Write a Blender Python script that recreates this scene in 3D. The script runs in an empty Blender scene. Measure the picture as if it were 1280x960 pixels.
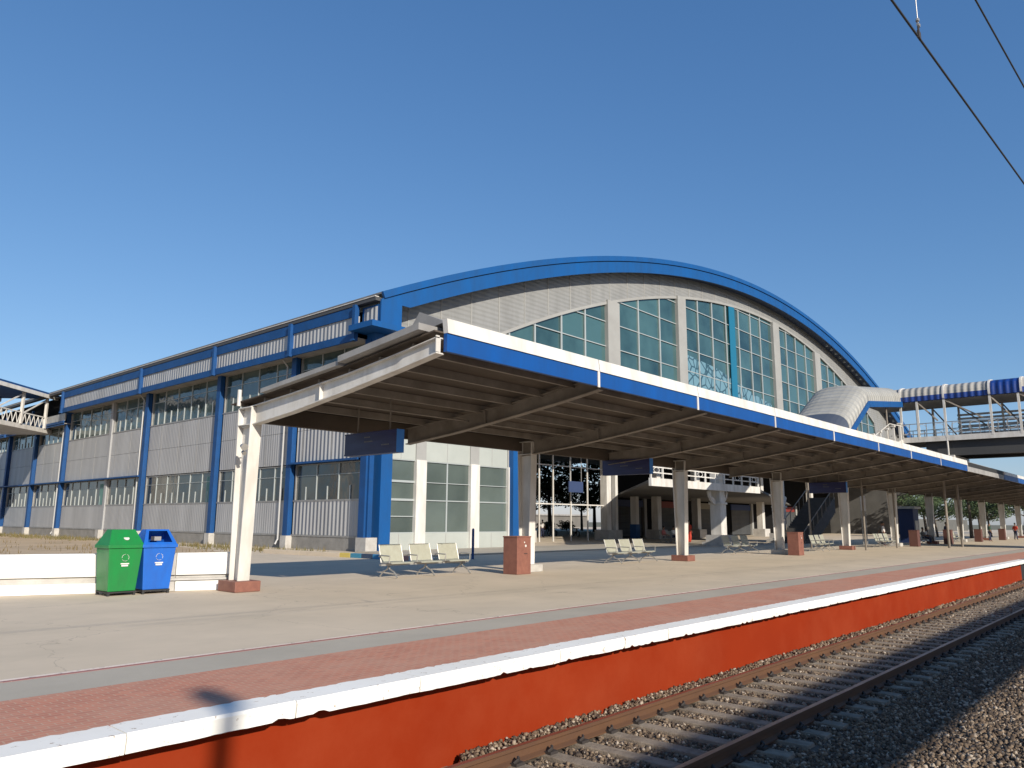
import bpy, bmesh, math, random
import numpy as np
from mathutils import Vector, Matrix
rad = math.radians
random.seed(7)
rng = np.random.default_rng(7)
S = bpy.context.scene
C = S.collection

# ------------------------------------------------------------------ camera
def make_camera():
    f, yaw, pitch, roll = 952.05, rad(41.846), rad(10.196), rad(0.3725)
    fw = Vector((math.cos(yaw)*math.cos(pitch), math.sin(yaw)*math.cos(pitch), math.sin(pitch)))
    rt = Vector((math.sin(yaw), -math.cos(yaw), 0)); up = rt.cross(fw)
    r2 = rt*math.cos(roll) + up*math.sin(roll); u2 = -rt*math.sin(roll) + up*math.cos(roll)
    cd = bpy.data.cameras.new('camera'); co = bpy.data.objects.new('camera', cd); C.objects.link(co)
    m = Matrix((r2, u2, -fw)).transposed().to_4x4(); m.translation = Vector((0, 0, 1.64))
    co.matrix_world = m
    cd.sensor_width = 36; cd.lens = f/1280*36; cd.clip_end = 5000; cd.clip_start = .05
    S.camera = co
make_camera()

# ------------------------------------------------------------------ light
SUN_EL, SUN_AZ = rad(24.3), rad(72.0)        # light travels along azimuth 72 deg from +X
w = bpy.data.worlds.new('World'); S.world = w; w.use_nodes = True
nt = w.node_tree; bg = nt.nodes['Background']
sky = nt.nodes.new('ShaderNodeTexSky'); sky.sky_type = 'NISHITA'; sky.sun_disc = False
sky.sun_elevation = SUN_EL
to_sun = Vector((-math.cos(SUN_AZ), -math.sin(SUN_AZ), 0))
sky.sun_rotation = math.atan2(to_sun.x, to_sun.y)
sky.altitude = 0; sky.air_density = 1.0; sky.dust_density = .4; sky.ozone_density = 5.0
sp_ = nt.nodes.new('ShaderNodeSeparateColor'); cb_ = nt.nodes.new('ShaderNodeCombineColor'); nt.links.new(sky.outputs[0], sp_.inputs[0])
for ch_, (k_, p_) in enumerate([(.785, 1.0), (1.04, .80), (1.50, .66)]):      # air slightly hazier and less saturated low down than the model sky
    pw = nt.nodes.new('ShaderNodeMath'); pw.operation = 'POWER'; pw.inputs[1].default_value = p_; nt.links.new(sp_.outputs[ch_], pw.inputs[0])
    ml = nt.nodes.new('ShaderNodeMath'); ml.operation = 'MULTIPLY'; ml.inputs[1].default_value = k_; nt.links.new(pw.outputs[0], ml.inputs[0]); nt.links.new(ml.outputs[0], cb_.inputs[ch_])
nt.links.new(cb_.outputs[0], bg.inputs[0]); bg.inputs[1].default_value = .125
sd = bpy.data.lights.new('sun', 'SUN'); sd.energy = 4.9; sd.angle = rad(.55); sd.color = (1, .925, .81)
so = bpy.data.objects.new('sun', sd); C.objects.link(so)
ldir = Vector((math.cos(SUN_EL)*math.cos(SUN_AZ), math.cos(SUN_EL)*math.sin(SUN_AZ), -math.sin(SUN_EL)))
so.rotation_euler = ldir.to_track_quat('-Z', 'Y').to_euler()
S.view_settings.view_transform = 'Standard'; S.view_settings.look = 'None'
S.view_settings.exposure = 0.28; S.view_settings.gamma = 1
S.render.engine = 'CYCLES'

# ------------------------------------------------------------------ materials
MATS = {}
def mat(name, col, rough=.6, metal=0, spec=.5, noise=0, nscale=3, col2=None, bump=0, bscale=40, streak=None):
    """procedural material: base colour broken up by noise towards col2, optional bump"""
    if name in MATS: return MATS[name]
    m = bpy.data.materials.new(name); m.use_nodes = True; n = m.node_tree; b = n.nodes['Principled BSDF']
    b.inputs['Roughness'].default_value = rough; b.inputs['Metallic'].default_value = metal
    b.inputs['Specular IOR Level'].default_value = spec
    col = tuple(col)+(1,); c2 = tuple(col2)+(1,) if col2 else tuple(c*.7 for c in col[:3])+(1,)
    b.inputs['Base Color'].default_value = col
    geo = n.nodes.new('ShaderNodeNewGeometry')
    vec = geo.outputs['Position']
    if streak:
        mp = n.nodes.new('ShaderNodeVectorMath'); mp.operation = 'MULTIPLY'; mp.inputs[1].default_value = streak
        n.links.new(vec, mp.inputs[0]); vec = mp.outputs[0]
    if noise:
        t = n.nodes.new('ShaderNodeTexNoise'); t.inputs['Scale'].default_value = nscale
        t.inputs['Detail'].default_value = 6; t.inputs['Roughness'].default_value = .62
        n.links.new(vec, t.inputs['Vector'])
        r = n.nodes.new('ShaderNodeValToRGB')
        r.color_ramp.elements[0].position = .5-.28*noise if noise < 1 else .35
        r.color_ramp.elements[1].position = .5+.28
        r.color_ramp.elements[0].color = c2; r.color_ramp.elements[1].color = col
        n.links.new(t.outputs[0], r.inputs[0]); n.links.new(r.outputs[0], b.inputs['Base Color'])
        rr = n.nodes.new('ShaderNodeMapRange'); rr.inputs[3].default_value = min(1, rough+.12); rr.inputs[4].default_value = max(.02, rough-.08)
        n.links.new(t.outputs[0], rr.inputs[0]); n.links.new(rr.outputs[0], b.inputs['Roughness'])
    if bump:
        t2 = n.nodes.new('ShaderNodeTexNoise'); t2.inputs['Scale'].default_value = bscale; t2.inputs['Detail'].default_value = 4
        n.links.new(geo.outputs['Position'], t2.inputs['Vector'])
        bp = n.nodes.new('ShaderNodeBump'); bp.inputs['Strength'].default_value = bump; bp.inputs['Distance'].default_value = .02
        n.links.new(t2.outputs[0], bp.inputs['Height']); n.links.new(bp.outputs[0], b.inputs['Normal'])
    MATS[name] = m; return m

def ribbed(name, col, axis, pitch, rough=.45, strength=.6, metal=.0, col2=None, dist=.03):
    """sheet metal with ribs as a wave bump; axis = the axis across the ribs (0 x, 1 y, 2 z)"""
    m = mat(name, col, rough, metal, .5, 1, .9, col2 or tuple(c*.74 for c in col), streak=(1, 1, .16) if axis != 2 else (1, 1, .3))
    n = m.node_tree; b = n.nodes['Principled BSDF']
    geo = n.nodes.new('ShaderNodeNewGeometry'); sx = n.nodes.new('ShaderNodeSeparateXYZ')
    n.links.new(geo.outputs['Position'], sx.inputs[0])
    mu = n.nodes.new('ShaderNodeMath'); mu.operation = 'MULTIPLY'; mu.inputs[1].default_value = 2*math.pi/pitch
    n.links.new(sx.outputs[axis], mu.inputs[0])
    sn = n.nodes.new('ShaderNodeMath'); sn.operation = 'SINE'; n.links.new(mu.outputs[0], sn.inputs[0])
    bp = n.nodes.new('ShaderNodeBump'); bp.inputs['Strength'].default_value = strength; bp.inputs['Distance'].default_value = dist
    n.links.new(sn.outputs[0], bp.inputs['Height']); n.links.new(bp.outputs[0], b.inputs['Normal'])
    return m

M_WHITE = mat('white_paint', (.76, .75, .71), .5, noise=1, nscale=1.8, col2=(.52, .49, .44), streak=(1, 1, .2))
M_WHITE2 = mat('white_painted_steel', (.72, .70, .66), .45, noise=1, nscale=2.2, col2=(.50, .47, .42), streak=(1, 1, .3))
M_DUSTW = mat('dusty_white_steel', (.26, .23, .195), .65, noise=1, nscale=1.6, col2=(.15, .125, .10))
M_BLUE = mat('blue_paint', (.004, .082, .275), .48, spec=.35, noise=1, nscale=1.2, col2=(.007, .064, .20), streak=(1, 1, .3))
M_BLUE2 = mat('blue_post_paint', (.006, .065, .22), .5, spec=.35, noise=1, nscale=1.2, col2=(.006, .05, .16))
M_FASC = mat('fascia_blue', (.003, .074, .30), .45, spec=.35, noise=1, nscale=2.0, col2=(.006, .058, .215), streak=(1, 1, .25))
M_CONC = mat('platform_concrete', (.63, .52, .385), .85, noise=1, nscale=.45, col2=(.51, .425, .315), bump=.25, bscale=55)
M_CONC2 = mat('plinth_concrete', (.30, .285, .26), .9, noise=1, nscale=1.5, col2=(.2, .19, .17), bump=.4, bscale=25)
M_FOOT = mat('pale_footing', (.52, .5, .46), .9, noise=1, nscale=2, col2=(.36, .34, .31), bump=.4, bscale=30)
M_BROWN = mat('brown_tile', (.25, .105, .07), .55, noise=1, nscale=6, col2=(.18, .07, .05))
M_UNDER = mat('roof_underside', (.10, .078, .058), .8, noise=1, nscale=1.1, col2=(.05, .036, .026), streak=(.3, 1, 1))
M_STEEL = mat('galvanised_steel', (.42, .41, .39), .45, .5, noise=1, nscale=3, col2=(.3, .29, .27))
M_GREYROOF = mat('grey_roof_sheet', (.36, .35, .33), .6, noise=1, nscale=1, col2=(.22, .21, .2))
M_DARK = mat('dark_interior', (.008, .008, .009), .95, spec=.1, noise=1, nscale=1, col2=(.008, .008, .008))  # near-black: shade of deep interiors and slots put into the colour
M_BLACK = mat('black_rubber', (.02, .02, .02), .7)
M_RAIL = mat('rusty_rail', (.15, .072, .032), .65, .2, noise=1, nscale=8, col2=(.11, .055, .03), streak=(.2, 1, 1))
M_RAILTOP = mat('polished_railhead', (.38, .33, .28), .3, .8, noise=1, nscale=9, col2=(.22, .15, .1), streak=(.1, 1, 1))
M_CLIP = mat('rail_clip_iron', (.035, .028, .024), .7)
M_SLEEP = mat('sleeper_concrete', (.33, .27, .20), .9, noise=1, nscale=5, col2=(.16, .125, .09), bump=.5, bscale=50)
M_GREEN = mat('green_bin_paint', (.004, .21, .04), .42, noise=1, nscale=5, col2=(.01, .16, .035), streak=(1, 1, .4))
M_BINB = mat('blue_bin_paint', (.008, .12, .50), .42, noise=1, nscale=5, col2=(.01, .09, .38), streak=(1, 1, .4))
M_TEAL = mat('teal_glass', (.028, .075, .08), .06, 0, .75, noise=1, nscale=.25, col2=(.012, .035, .042))
M_DGLASS = mat('dark_glass', (.025, .032, .034), .05, 0, .8, noise=1, nscale=.5, col2=(.012, .016, .018))
M_GGLASS = mat('grey_green_glass', (.085, .11, .10), .18, 0, .7, noise=1, nscale=.7, col2=(.06, .08, .075))
M_UGLASS = mat('side_glass', (.045, .075, .075), .05, 0, .9, noise=1, nscale=.5, col2=(.02, .035, .04))
for g_m, st_ in ((M_TEAL, .35), (M_DGLASS, .3), (M_GGLASS, .3), (M_UGLASS, .35)):
    n_ = g_m.node_tree; geo_ = n_.nodes.new('ShaderNodeNewGeometry'); t_ = n_.nodes.new('ShaderNodeTexNoise'); t_.inputs['Scale'].default_value = .8; t_.inputs['Detail'].default_value = 3
    b_p = n_.nodes.new('ShaderNodeBump'); b_p.inputs['Strength'].default_value = st_; b_p.inputs['Distance'].default_value = .12
    n_.links.new(geo_.outputs['Position'], t_.inputs['Vector']); n_.links.new(t_.outputs[0], b_p.inputs['Height']); n_.links.new(b_p.outputs[0], n_.nodes['Principled BSDF'].inputs['Normal'])
M_MULL = mat('aluminium_mullion', (.42, .45, .44), .45, .3)
M_PIER = mat('pale_pier', (.33, .33, .31), .6, noise=1, nscale=.6, col2=(.27, .265, .25))
M_STAIRD = mat('dark_stair_concrete', (.09, .085, .08), .9, noise=1, nscale=2)
M_CYAN = mat('cyan_post_paint', (.01, .13, .22), .4)
M_SIGN = mat('navy_sign_face', (.022, .026, .11), .35, noise=1, nscale=4, col2=(.014, .015, .07), streak=(1, .4, 3))
M_SIGNEND = mat('sign_end_blue', (.03, .17, .5), .4)  # brighter blue carries the sunlight on the sign's end face
M_SIGNMARK = mat('faded_sign_lettering', (.16, .16, .14), .6)
M_CREAM = mat('cream_panel', (.40, .42, .385), .5, noise=1, nscale=.5, col2=(.34, .36, .33))
M_SEAT = mat('perforated_seat_steel', (.52, .52, .42), .42, .35, noise=1, nscale=5, col2=(.42, .41, .32))
M_DIRT = mat('dry_dirt', (.56, .42, .27), .95, noise=1, nscale=.35, col2=(.36, .27, .17), bump=.25, bscale=8)
M_GRASS = mat('dry_grass', (.095, .10, .03), .9, noise=1, nscale=2, col2=(.16, .12, .05))
M_GROUND = mat('far_ground', (.20, .17, .12), .95, noise=1, nscale=.05, col2=(.12, .12, .07))
M_BARK = mat('bark', (.11, .085, .06), .9, noise=1, nscale=6, col2=(.05, .04, .03))
M_LEAF = mat('leaf', (.085, .12, .035), .7, noise=1, nscale=.6, col2=(.03, .05, .018))
M_LEAF2 = mat('palm_leaf', (.07, .10, .035), .6, noise=1, nscale=1, col2=(.035, .06, .02))
M_BALLB = mat('ballast_bed', (.17, .135, .10), .95, noise=1, nscale=14, col2=(.06, .045, .033), bump=1, bscale=22)
M_SIDE = ribbed('ribbed_grey_siding', (.47, .465, .455), 1, .25, .5, .3, .1)
M_SIDE2 = ribbed('corrugated_side_siding', (.47, .465, .455), 1, .36, .42, .6, .15, dist=.05)
M_GABLE = ribbed('gable_siding', (.285, .285, .275), 2, .30, .55, .35, .1)
M_BRIDGEW = ribbed('white_bridge_sheet', (.42, .40, .36), 1, .42, .5, .6, .0, dist=.05)
M_BRIDGEB = ribbed('blue_bridge_sheet', (.006, .04, .22), 1, .42, .45, .6, dist=.05)
M_STAIRR = ribbed('white_stair_roof_sheet', (.40, .39, .35), 0, .5, .5, .7, .0, dist=.06)

def stained(m, stain, lo=.60, hi=.74, scale=(.35, 1.6, 1), amt=.55):
    n = m.node_tree; b = n.nodes['Principled BSDF']; src = b.inputs['Base Color'].links[0].from_socket
    geo = n.nodes.new('ShaderNodeNewGeometry'); vm = n.nodes.new('ShaderNodeVectorMath'); vm.operation = 'MULTIPLY'; vm.inputs[1].default_value = scale
    n.links.new(geo.outputs['Position'], vm.inputs[0])
    t = n.nodes.new('ShaderNodeTexNoise'); t.inputs['Scale'].default_value = 1.0; t.inputs['Detail'].default_value = 7; t.inputs['Roughness'].default_value = .6; n.links.new(vm.outputs[0], t.inputs['Vector'])
    mr = n.nodes.new('ShaderNodeMapRange'); mr.inputs[1].default_value = lo; mr.inputs[2].default_value = hi; mr.inputs[4].default_value = amt; n.links.new(t.outputs[0], mr.inputs[0])
    mx = n.nodes.new('ShaderNodeMixRGB'); mx.inputs[2].default_value = tuple(stain)+(1,); n.links.new(mr.outputs[0], mx.inputs[0]); n.links.new(src, mx.inputs[1])
    # hairline cracks / pour joints
    v = n.nodes.new('ShaderNodeTexVoronoi'); v.feature = 'DISTANCE_TO_EDGE'; v.inputs['Scale'].default_value = .22; v.inputs['Randomness'].default_value = .9
    ad = n.nodes.new('ShaderNodeVectorMath'); ad.operation = 'ADD'; t3 = n.nodes.new('ShaderNodeTexNoise'); t3.inputs['Scale'].default_value = 2.5; t3.inputs['Detail'].default_value = 5
    n.links.new(geo.outputs['Position'], t3.inputs['Vector']); sc = n.nodes.new('ShaderNodeVectorMath'); sc.operation = 'SCALE'; sc.inputs['Scale'].default_value = .5
    n.links.new(t3.outputs['Color'], sc.inputs[0]); n.links.new(geo.outputs['Position'], ad.inputs[0]); n.links.new(sc.outputs[0], ad.inputs[1]); n.links.new(ad.outputs[0], v.inputs['Vector'])
    cr = n.nodes.new('ShaderNodeMapRange'); cr.inputs[1].default_value = 0; cr.inputs[2].default_value = .0025; cr.inputs[3].default_value = .4; cr.inputs[4].default_value = 0; n.links.new(v.outputs[0], cr.inputs[0])
    mx2 = n.nodes.new('ShaderNodeMixRGB'); mx2.inputs[2].default_value = tuple(c*.5 for c in stain)+(1,); n.links.new(cr.outputs[0], mx2.inputs[0]); n.links.new(mx.outputs[0], mx2.inputs[1])
    n.links.new(mx2.outputs[0], b.inputs['Base Color'])
stained(M_CONC, (.30, .25, .19))
def brick_mat():
    m = mat('red_paving', (.36, .145, .10), .8, noise=1, nscale=1.2, col2=(.28, .11, .08))
    n = m.node_tree; b = n.nodes['Principled BSDF']
    geo = n.nodes.new('ShaderNodeNewGeometry')
    br = n.nodes.new('ShaderNodeTexBrick'); br.inputs['Scale'].default_value = 3.4
    br.inputs['Mortar Size'].default_value = .025; br.inputs['Mortar Smooth'].default_value = .4
    br.inputs['Color1'].default_value = (.52, .205, .125, 1); br.inputs['Color2'].default_value = (.42, .16, .10, 1)
    br.inputs['Mortar'].default_value = (.50, .32, .22, 1)
    n.links.new(geo.outputs['Position'], br.inputs['Vector'])
    ns = n.nodes.new('ShaderNodeTexNoise'); ns.inputs['Scale'].default_value = 1.1; ns.inputs['Detail'].default_value = 8
    n.links.new(geo.outputs['Position'], ns.inputs['Vector'])
    mx = n.nodes.new('ShaderNodeMixRGB'); mx.inputs[2].default_value = (.50, .29, .20, 1)
    mr = n.nodes.new('ShaderNodeMapRange'); mr.inputs[1].default_value = .4; mr.inputs[2].default_value = .75; mr.inputs[4].default_value = .75
    n.links.new(ns.outputs[0], mr.inputs[0]); n.links.new(mr.outputs[0], mx.inputs[0]); n.links.new(br.outputs[0], mx.inputs[1])
    n.links.new(mx.outputs[0], b.inputs['Base Color'])
    bp = n.nodes.new('ShaderNodeBump'); bp.inputs['Strength'].default_value = .4; bp.inputs['Distance'].default_value = .01
    inv = n.nodes.new('ShaderNodeMath'); inv.operation = 'SUBTRACT'; inv.inputs[0].default_value = 1
    n.links.new(br.outputs['Fac'], inv.inputs[1]); n.links.new(inv.outputs[0], bp.inputs['Height']); n.links.new(bp.outputs[0], b.inputs['Normal'])
    return m
M_BRICK = brick_mat()

def chipped(name, col, under, amount=.62, scale=6, rough=.6, big=None, soft=.05):
    """paint worn through to what is below in irregular patches"""
    m = bpy.data.materials.new(name); m.use_nodes = True; n = m.node_tree; b = n.nodes['Principled BSDF']
    geo = n.nodes.new('ShaderNodeNewGeometry')
    t = n.nodes.new('ShaderNodeTexNoise'); t.inputs['Scale'].default_value = scale; t.inputs['Detail'].default_value = 10; t.inputs['Roughness'].default_value = .7
    n.links.new(geo.outputs['Position'], t.inputs['Vector'])
    r = n.nodes.new('ShaderNodeValToRGB'); e = r.color_ramp.elements
    e[0].position = amount; e[1].position = amount+soft; e[0].color = tuple(col)+(1,); e[1].color = tuple(under)+(1,)
    n.links.new(t.outputs[0], r.inputs[0])
    t2 = n.nodes.new('ShaderNodeTexNoise'); t2.inputs['Scale'].default_value = .7; t2.inputs['Detail'].default_value = 5
    n.links.new(geo.outputs['Position'], t2.inputs['Vector'])
    mx = n.nodes.new('ShaderNodeMixRGB'); mx.blend_type = 'MULTIPLY'; mx.inputs[0].default_value = .5
    r2 = n.nodes.new('ShaderNodeValToRGB'); r2.color_ramp.elements[0].position = .35; r2.color_ramp.elements[1].position = .7
    r2.color_ramp.elements[0].color = tuple(big or (.7, .66, .62))+(1,); r2.color_ramp.elements[1].color = (1, 1, 1, 1)
    n.links.new(t2.outputs[0], r2.inputs[0]); n.links.new(r.outputs[0], mx.inputs[1]); n.links.new(r2.outputs[0], mx.inputs[2])
    n.links.new(mx.outputs[0], b.inputs['Base Color']); b.inputs['Roughness'].default_value = rough
    bp = n.nodes.new('ShaderNodeBump'); bp.inputs['Strength'].default_value = .35; bp.inputs['Distance'].default_value = .01
    n.links.new(t.outputs[0], bp.inputs['Height']); n.links.new(bp.outputs[0], b.inputs['Normal'])
    return m
M_EDGE = chipped('worn_white_edge', (.86, .84, .78), (.42, .34, .27), .615, 11, .7, (.80, .76, .70), .03)
M_REDW = chipped('red_wall_paint', (.235, .024, .004), (.265, .040, .012), .42, .8, .85, (.84, .78, .78), .34)
M_REDW.node_tree.nodes['Principled BSDF'].inputs['Specular IOR Level'].default_value = .12
M_WALLW = chipped('whitewashed_wall', (.80, .78, .73), (.45, .42, .37), .64, 4, .8, (.66, .62, .56))
M_LINE = chipped('worn_line_paint', (.80, .68, .58), (.38, .33, .28), .55, 7)
M_LINER = chipped('worn_red_line', (.30, .13, .115), (.36, .25, .21), .58, 7)

def stone_mat():
    m = bpy.data.materials.new('ballast_stone'); m.use_nodes = True; n = m.node_tree; b = n.nodes['Principled BSDF']
    at = n.nodes.new('ShaderNodeAttribute'); at.attribute_name = 'tone'
    r = n.nodes.new('ShaderNodeValToRGB'); e = r.color_ramp.elements
    e[0].color = (.05, .036, .026, 1); e[1].color = (.42, .35, .27, 1)
    k = e.new(.45); k.color = (.125, .084, .052, 1); k = e.new(.82); k.color = (.215, .155, .10, 1)
    n.links.new(at.outputs['Fac'], r.inputs[0]); n.links.new(r.outputs[0], b.inputs['Base Color']); b.inputs['Roughness'].default_value = .9
    return m
M_STONE = stone_mat()

def curtain_pattern():
    m = bpy.data.materials.new('patterned_glass_film'); m.use_nodes = True; n = m.node_tree; b = n.nodes['Principled BSDF']
    geo = n.nodes.new('ShaderNodeNewGeometry')
    v = n.nodes.new('ShaderNodeTexVoronoi'); v.feature = 'DISTANCE_TO_EDGE'; v.inputs['Scale'].default_value = 1.1
    n.links.new(geo.outputs['Position'], v.inputs['Vector'])
    r = n.nodes.new('ShaderNodeValToRGB'); r.color_ramp.elements[0].position = .05; r.color_ramp.elements[1].position = .09
    r.color_ramp.elements[0].color = (.03, .07, .09, 1); r.color_ramp.elements[1].color = (.13, .24, .29, 1)
    n.links.new(v.outputs[0], r.inputs[0]); n.links.new(r.outputs[0], b.inputs['Base Color']); b.inputs['Roughness'].default_value = .2
    return m
M_PATT = curtain_pattern()

# ------------------------------------------------------------------ mesh helpers
class MB:
    def __init__(s): s.v = []; s.f = []
    def add(s, vs, fs):
        o = len(s.v); s.v += [tuple(p) for p in vs]; s.f += [tuple(i+o for i in f) for f in fs]; return s
    def box(s, x0, x1, y0, y1, z0, z1):
        return s.add([(x0,y0,z0),(x1,y0,z0),(x1,y1,z0),(x0,y1,z0),(x0,y0,z1),(x1,y0,z1),(x1,y1,z1),(x0,y1,z1)],
                     [(0,3,2,1),(4,5,6,7),(0,1,5,4),(1,2,6,5),(2,3,7,6),(3,0,4,7)])
    def hexa(s, b, t):
        return s.add(list(b)+list(t), [(0,3,2,1),(4,5,6,7),(0,1,5,4),(1,2,6,5),(2,3,7,6),(3,0,4,7)])
    def bar(s, a, b, w, h, up=(0, 0, 1)):
        a, b = Vector(a), Vector(b); d = (b-a).normalized(); u = Vector(up)
        if abs(d.dot(u)) > .98: u = Vector((1, 0, 0))
        r = d.cross(u).normalized()*w/2; u = r.cross(d).normalized()*h/2
        return s.hexa([a-r-u, a+r-u, b+r-u, b-r-u], [a-r+u, a+r+u, b+r+u, b-r+u])
    def tube(s, pts, r, n=8, caps=True):
        pts = [Vector(p) for p in pts]; rs = r if isinstance(r, (list, tuple)) else [r]*len(pts); rings = []
        ref = None
        for i, p in enumerate(pts):
            d = (pts[min(i+1, len(pts)-1)]-pts[max(i-1, 0)]).normalized()
            if ref is None: ref = d.orthogonal().normalized()
            ref = (ref-d*ref.dot(d)).normalized(); q = d.cross(ref)
            rings.append([p+(ref*math.cos(2*math.pi*k/n)+q*math.sin(2*math.pi*k/n))*rs[i] for k in range(n)])
        vs = [v for rg in rings for v in rg]; fs = []
        for i in range(len(pts)-1):
            for k in range(n): fs.append((i*n+k, i*n+(k+1) % n, (i+1)*n+(k+1) % n, (i+1)*n+k))
        if caps: fs += [tuple(range(n))[::-1], tuple((len(pts)-1)*n+k for k in range(n))]
        return s.add(vs, fs)
    def prism(s, poly, axis, a, b):
        """poly: 2D outline in the two other axes (in x,y,z order), extruded along axis a..b"""
        def P(p, c):
            q = list(p); q.insert(axis, c); return q
        n = len(poly)
        return s.add([P(p, a) for p in poly]+[P(p, b) for p in poly],
                     [tuple(range(n))[::-1], tuple(range(n, 2*n))]+[(i, (i+1) % n, n+(i+1) % n, n+i) for i in range(n)])
    def strip(s, A, B, axis, a, b):
        """solid between polylines A (lower) and B (upper), extruded along axis"""
        for i in range(len(A)-1): s.prism([A[i], A[i+1], B[i+1], B[i]], axis, a, b)
        return s
    def build(s, name, m, parent=None, smooth=False, bevel=0):
        me = bpy.data.meshes.new(name); me.from_pydata(s.v, [], s.f); me.update()
        bm = bmesh.new(); bm.from_mesh(me); bmesh.ops.recalc_face_normals(bm, faces=bm.faces); bm.to_mesh(me); bm.free()
        if m: me.materials.append(m)
        if smooth: me.polygons.foreach_set('use_smooth', [True]*len(me.polygons))
        o = bpy.data.objects.new(name, me); C.objects.link(o)
        if parent: o.parent = parent
        if bevel:
            bv = o.modifiers.new('bevel', 'BEVEL'); bv.width = bevel; bv.segments = 2; bv.limit_method = 'ANGLE'
        return o
def pane_mat(name, ca, cb, rough):
    m = bpy.data.materials.new(name); m.use_nodes = True; n = m.node_tree; b = n.nodes['Principled BSDF']
    at = n.nodes.new('ShaderNodeAttribute'); at.attribute_name = 'tone'
    geo = n.nodes.new('ShaderNodeNewGeometry'); t = n.nodes.new('ShaderNodeTexNoise'); t.inputs['Scale'].default_value = .5; t.inputs['Detail'].default_value = 5; n.links.new(geo.outputs['Position'], t.inputs['Vector'])
    ad = n.nodes.new('ShaderNodeMath'); ad.operation = 'MULTIPLY_ADD'; ad.inputs[1].default_value = .55; n.links.new(t.outputs[0], ad.inputs[2]); n.links.new(at.outputs['Fac'], ad.inputs[0])
    r = n.nodes.new('ShaderNodeValToRGB'); r.color_ramp.elements[0].position = .35; r.color_ramp.elements[1].position = 1.0
    r.color_ramp.elements[0].color = tuple(ca)+(1,); r.color_ramp.elements[1].color = tuple(cb)+(1,); n.links.new(ad.outputs[0], r.inputs[0]); n.links.new(r.outputs[0], b.inputs['Base Color'])
    b.inputs['Roughness'].default_value = rough; b.inputs['Specular IOR Level'].default_value = .8
    t2 = n.nodes.new('ShaderNodeTexNoise'); t2.inputs['Scale'].default_value = .9; n.links.new(geo.outputs['Position'], t2.inputs['Vector'])
    bp = n.nodes.new('ShaderNodeBump'); bp.inputs['Strength'].default_value = .25; bp.inputs['Distance'].default_value = .1; n.links.new(t2.outputs[0], bp.inputs['Height']); n.links.new(bp.outputs[0], b.inputs['Normal'])
    MATS[name] = m; return m
P_TEAL = pane_mat('teal_pane_glass', (.012, .034, .04), (.05, .11, .115), .06)
P_SIDE = pane_mat('side_pane_glass', (.015, .028, .030), (.08, .115, .11), .07)
P_DARK = pane_mat('dark_pane_glass', (.010, .014, .016), (.055, .065, .062), .07)
P_GREEN = pane_mat('green_pane_glass', (.055, .072, .066), (.10, .125, .112), .16)
def panes(name, cells, axis, at, m, parent, off):
    # glass of one window: every pane a face set a hair out of true, as fitted panes are
    V, F, T = [], [], []
    for c in cells:
        o = len(V); tx, tz = random.gauss(0, .004), random.gauss(0, .004); c0 = c[0]
        for (u, z) in c:
            d = at+tx*(u-c0[0])+tz*(z-c0[1]); p = [u, z]; p.insert(axis, d); V.append((p[0]+off[0], p[1]+off[1], p[2]))
        F.append(tuple(range(o, o+len(c)))); T.append(random.random())
    me = bpy.data.meshes.new(name); me.from_pydata(V, [], F); me.update(); a_ = me.attributes.new('tone', 'FLOAT', 'FACE'); a_.data.foreach_set('value', T)
    me.materials.append(m); o = bpy.data.objects.new(name, me); C.objects.link(o); o.parent = parent; return o
def tag(o, label=None, cat=None, group=None, kind=None):
    if label: o['label'] = label
    if cat: o['category'] = cat
    if group: o['group'] = group
    if kind: o['kind'] = kind
    return o
def thing(name, label, cat, loc=(0, 0, 0), rz=0, group=None):
    o = bpy.data.objects.new(name, None); C.objects.link(o); o.location = loc; o.rotation_euler = (0, 0, rz)
    o.empty_display_size = .2
    return tag(o, label, cat, group)
def copy_tree(o, parent=None, link=None):
    c = o.copy(); C.objects.link(c); c.parent = parent
    for ch in list(o.children): copy_tree(ch, c)
    return c

# ================================================================== SETTING
XA, XB = -60, 260          # platform extent
MB().box(-1500, 2500, -1500, 2500, -1.6, -1.10).build('ground', M_GROUND)['kind'] = 'structure'
# near platform (the camera stands on its edge)
MB().box(-60, 90, -15, -.5, -1.1, 0).build('near_platform', M_CONC)['kind'] = 'structure'
# far platform slab with overhanging coping
pl = MB().box(XA, XB, 6.72, 140, -1.12, -.004).build('platform', M_CONC); pl['kind'] = 'structure'
# concrete strip between paint line and paving is a slightly greyer screed
MB().box(XA, XB, 8.30, 9.22, -.05, 0).build('platform_screed', mat('grey_screed', (.45, .40, .32), .85, noise=1, nscale=.6, col2=(.37, .33, .265), bump=.2, bscale=40))['kind'] = 'structure'
MB().box(XA, XB, 6.70, 8.297, -.06, .004).build('red_paving', M_BRICK)['kind'] = 'structure'
MB().box(XA, XB, 9.30, 9.37, -.04, .004).build('platform_line', M_LINE)['kind'] = 'structure'
MB().box(XA, XB, 9.226, 9.294, -.04, .004).build('platform_red_line', M_LINER)['kind'] = 'structure'
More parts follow.
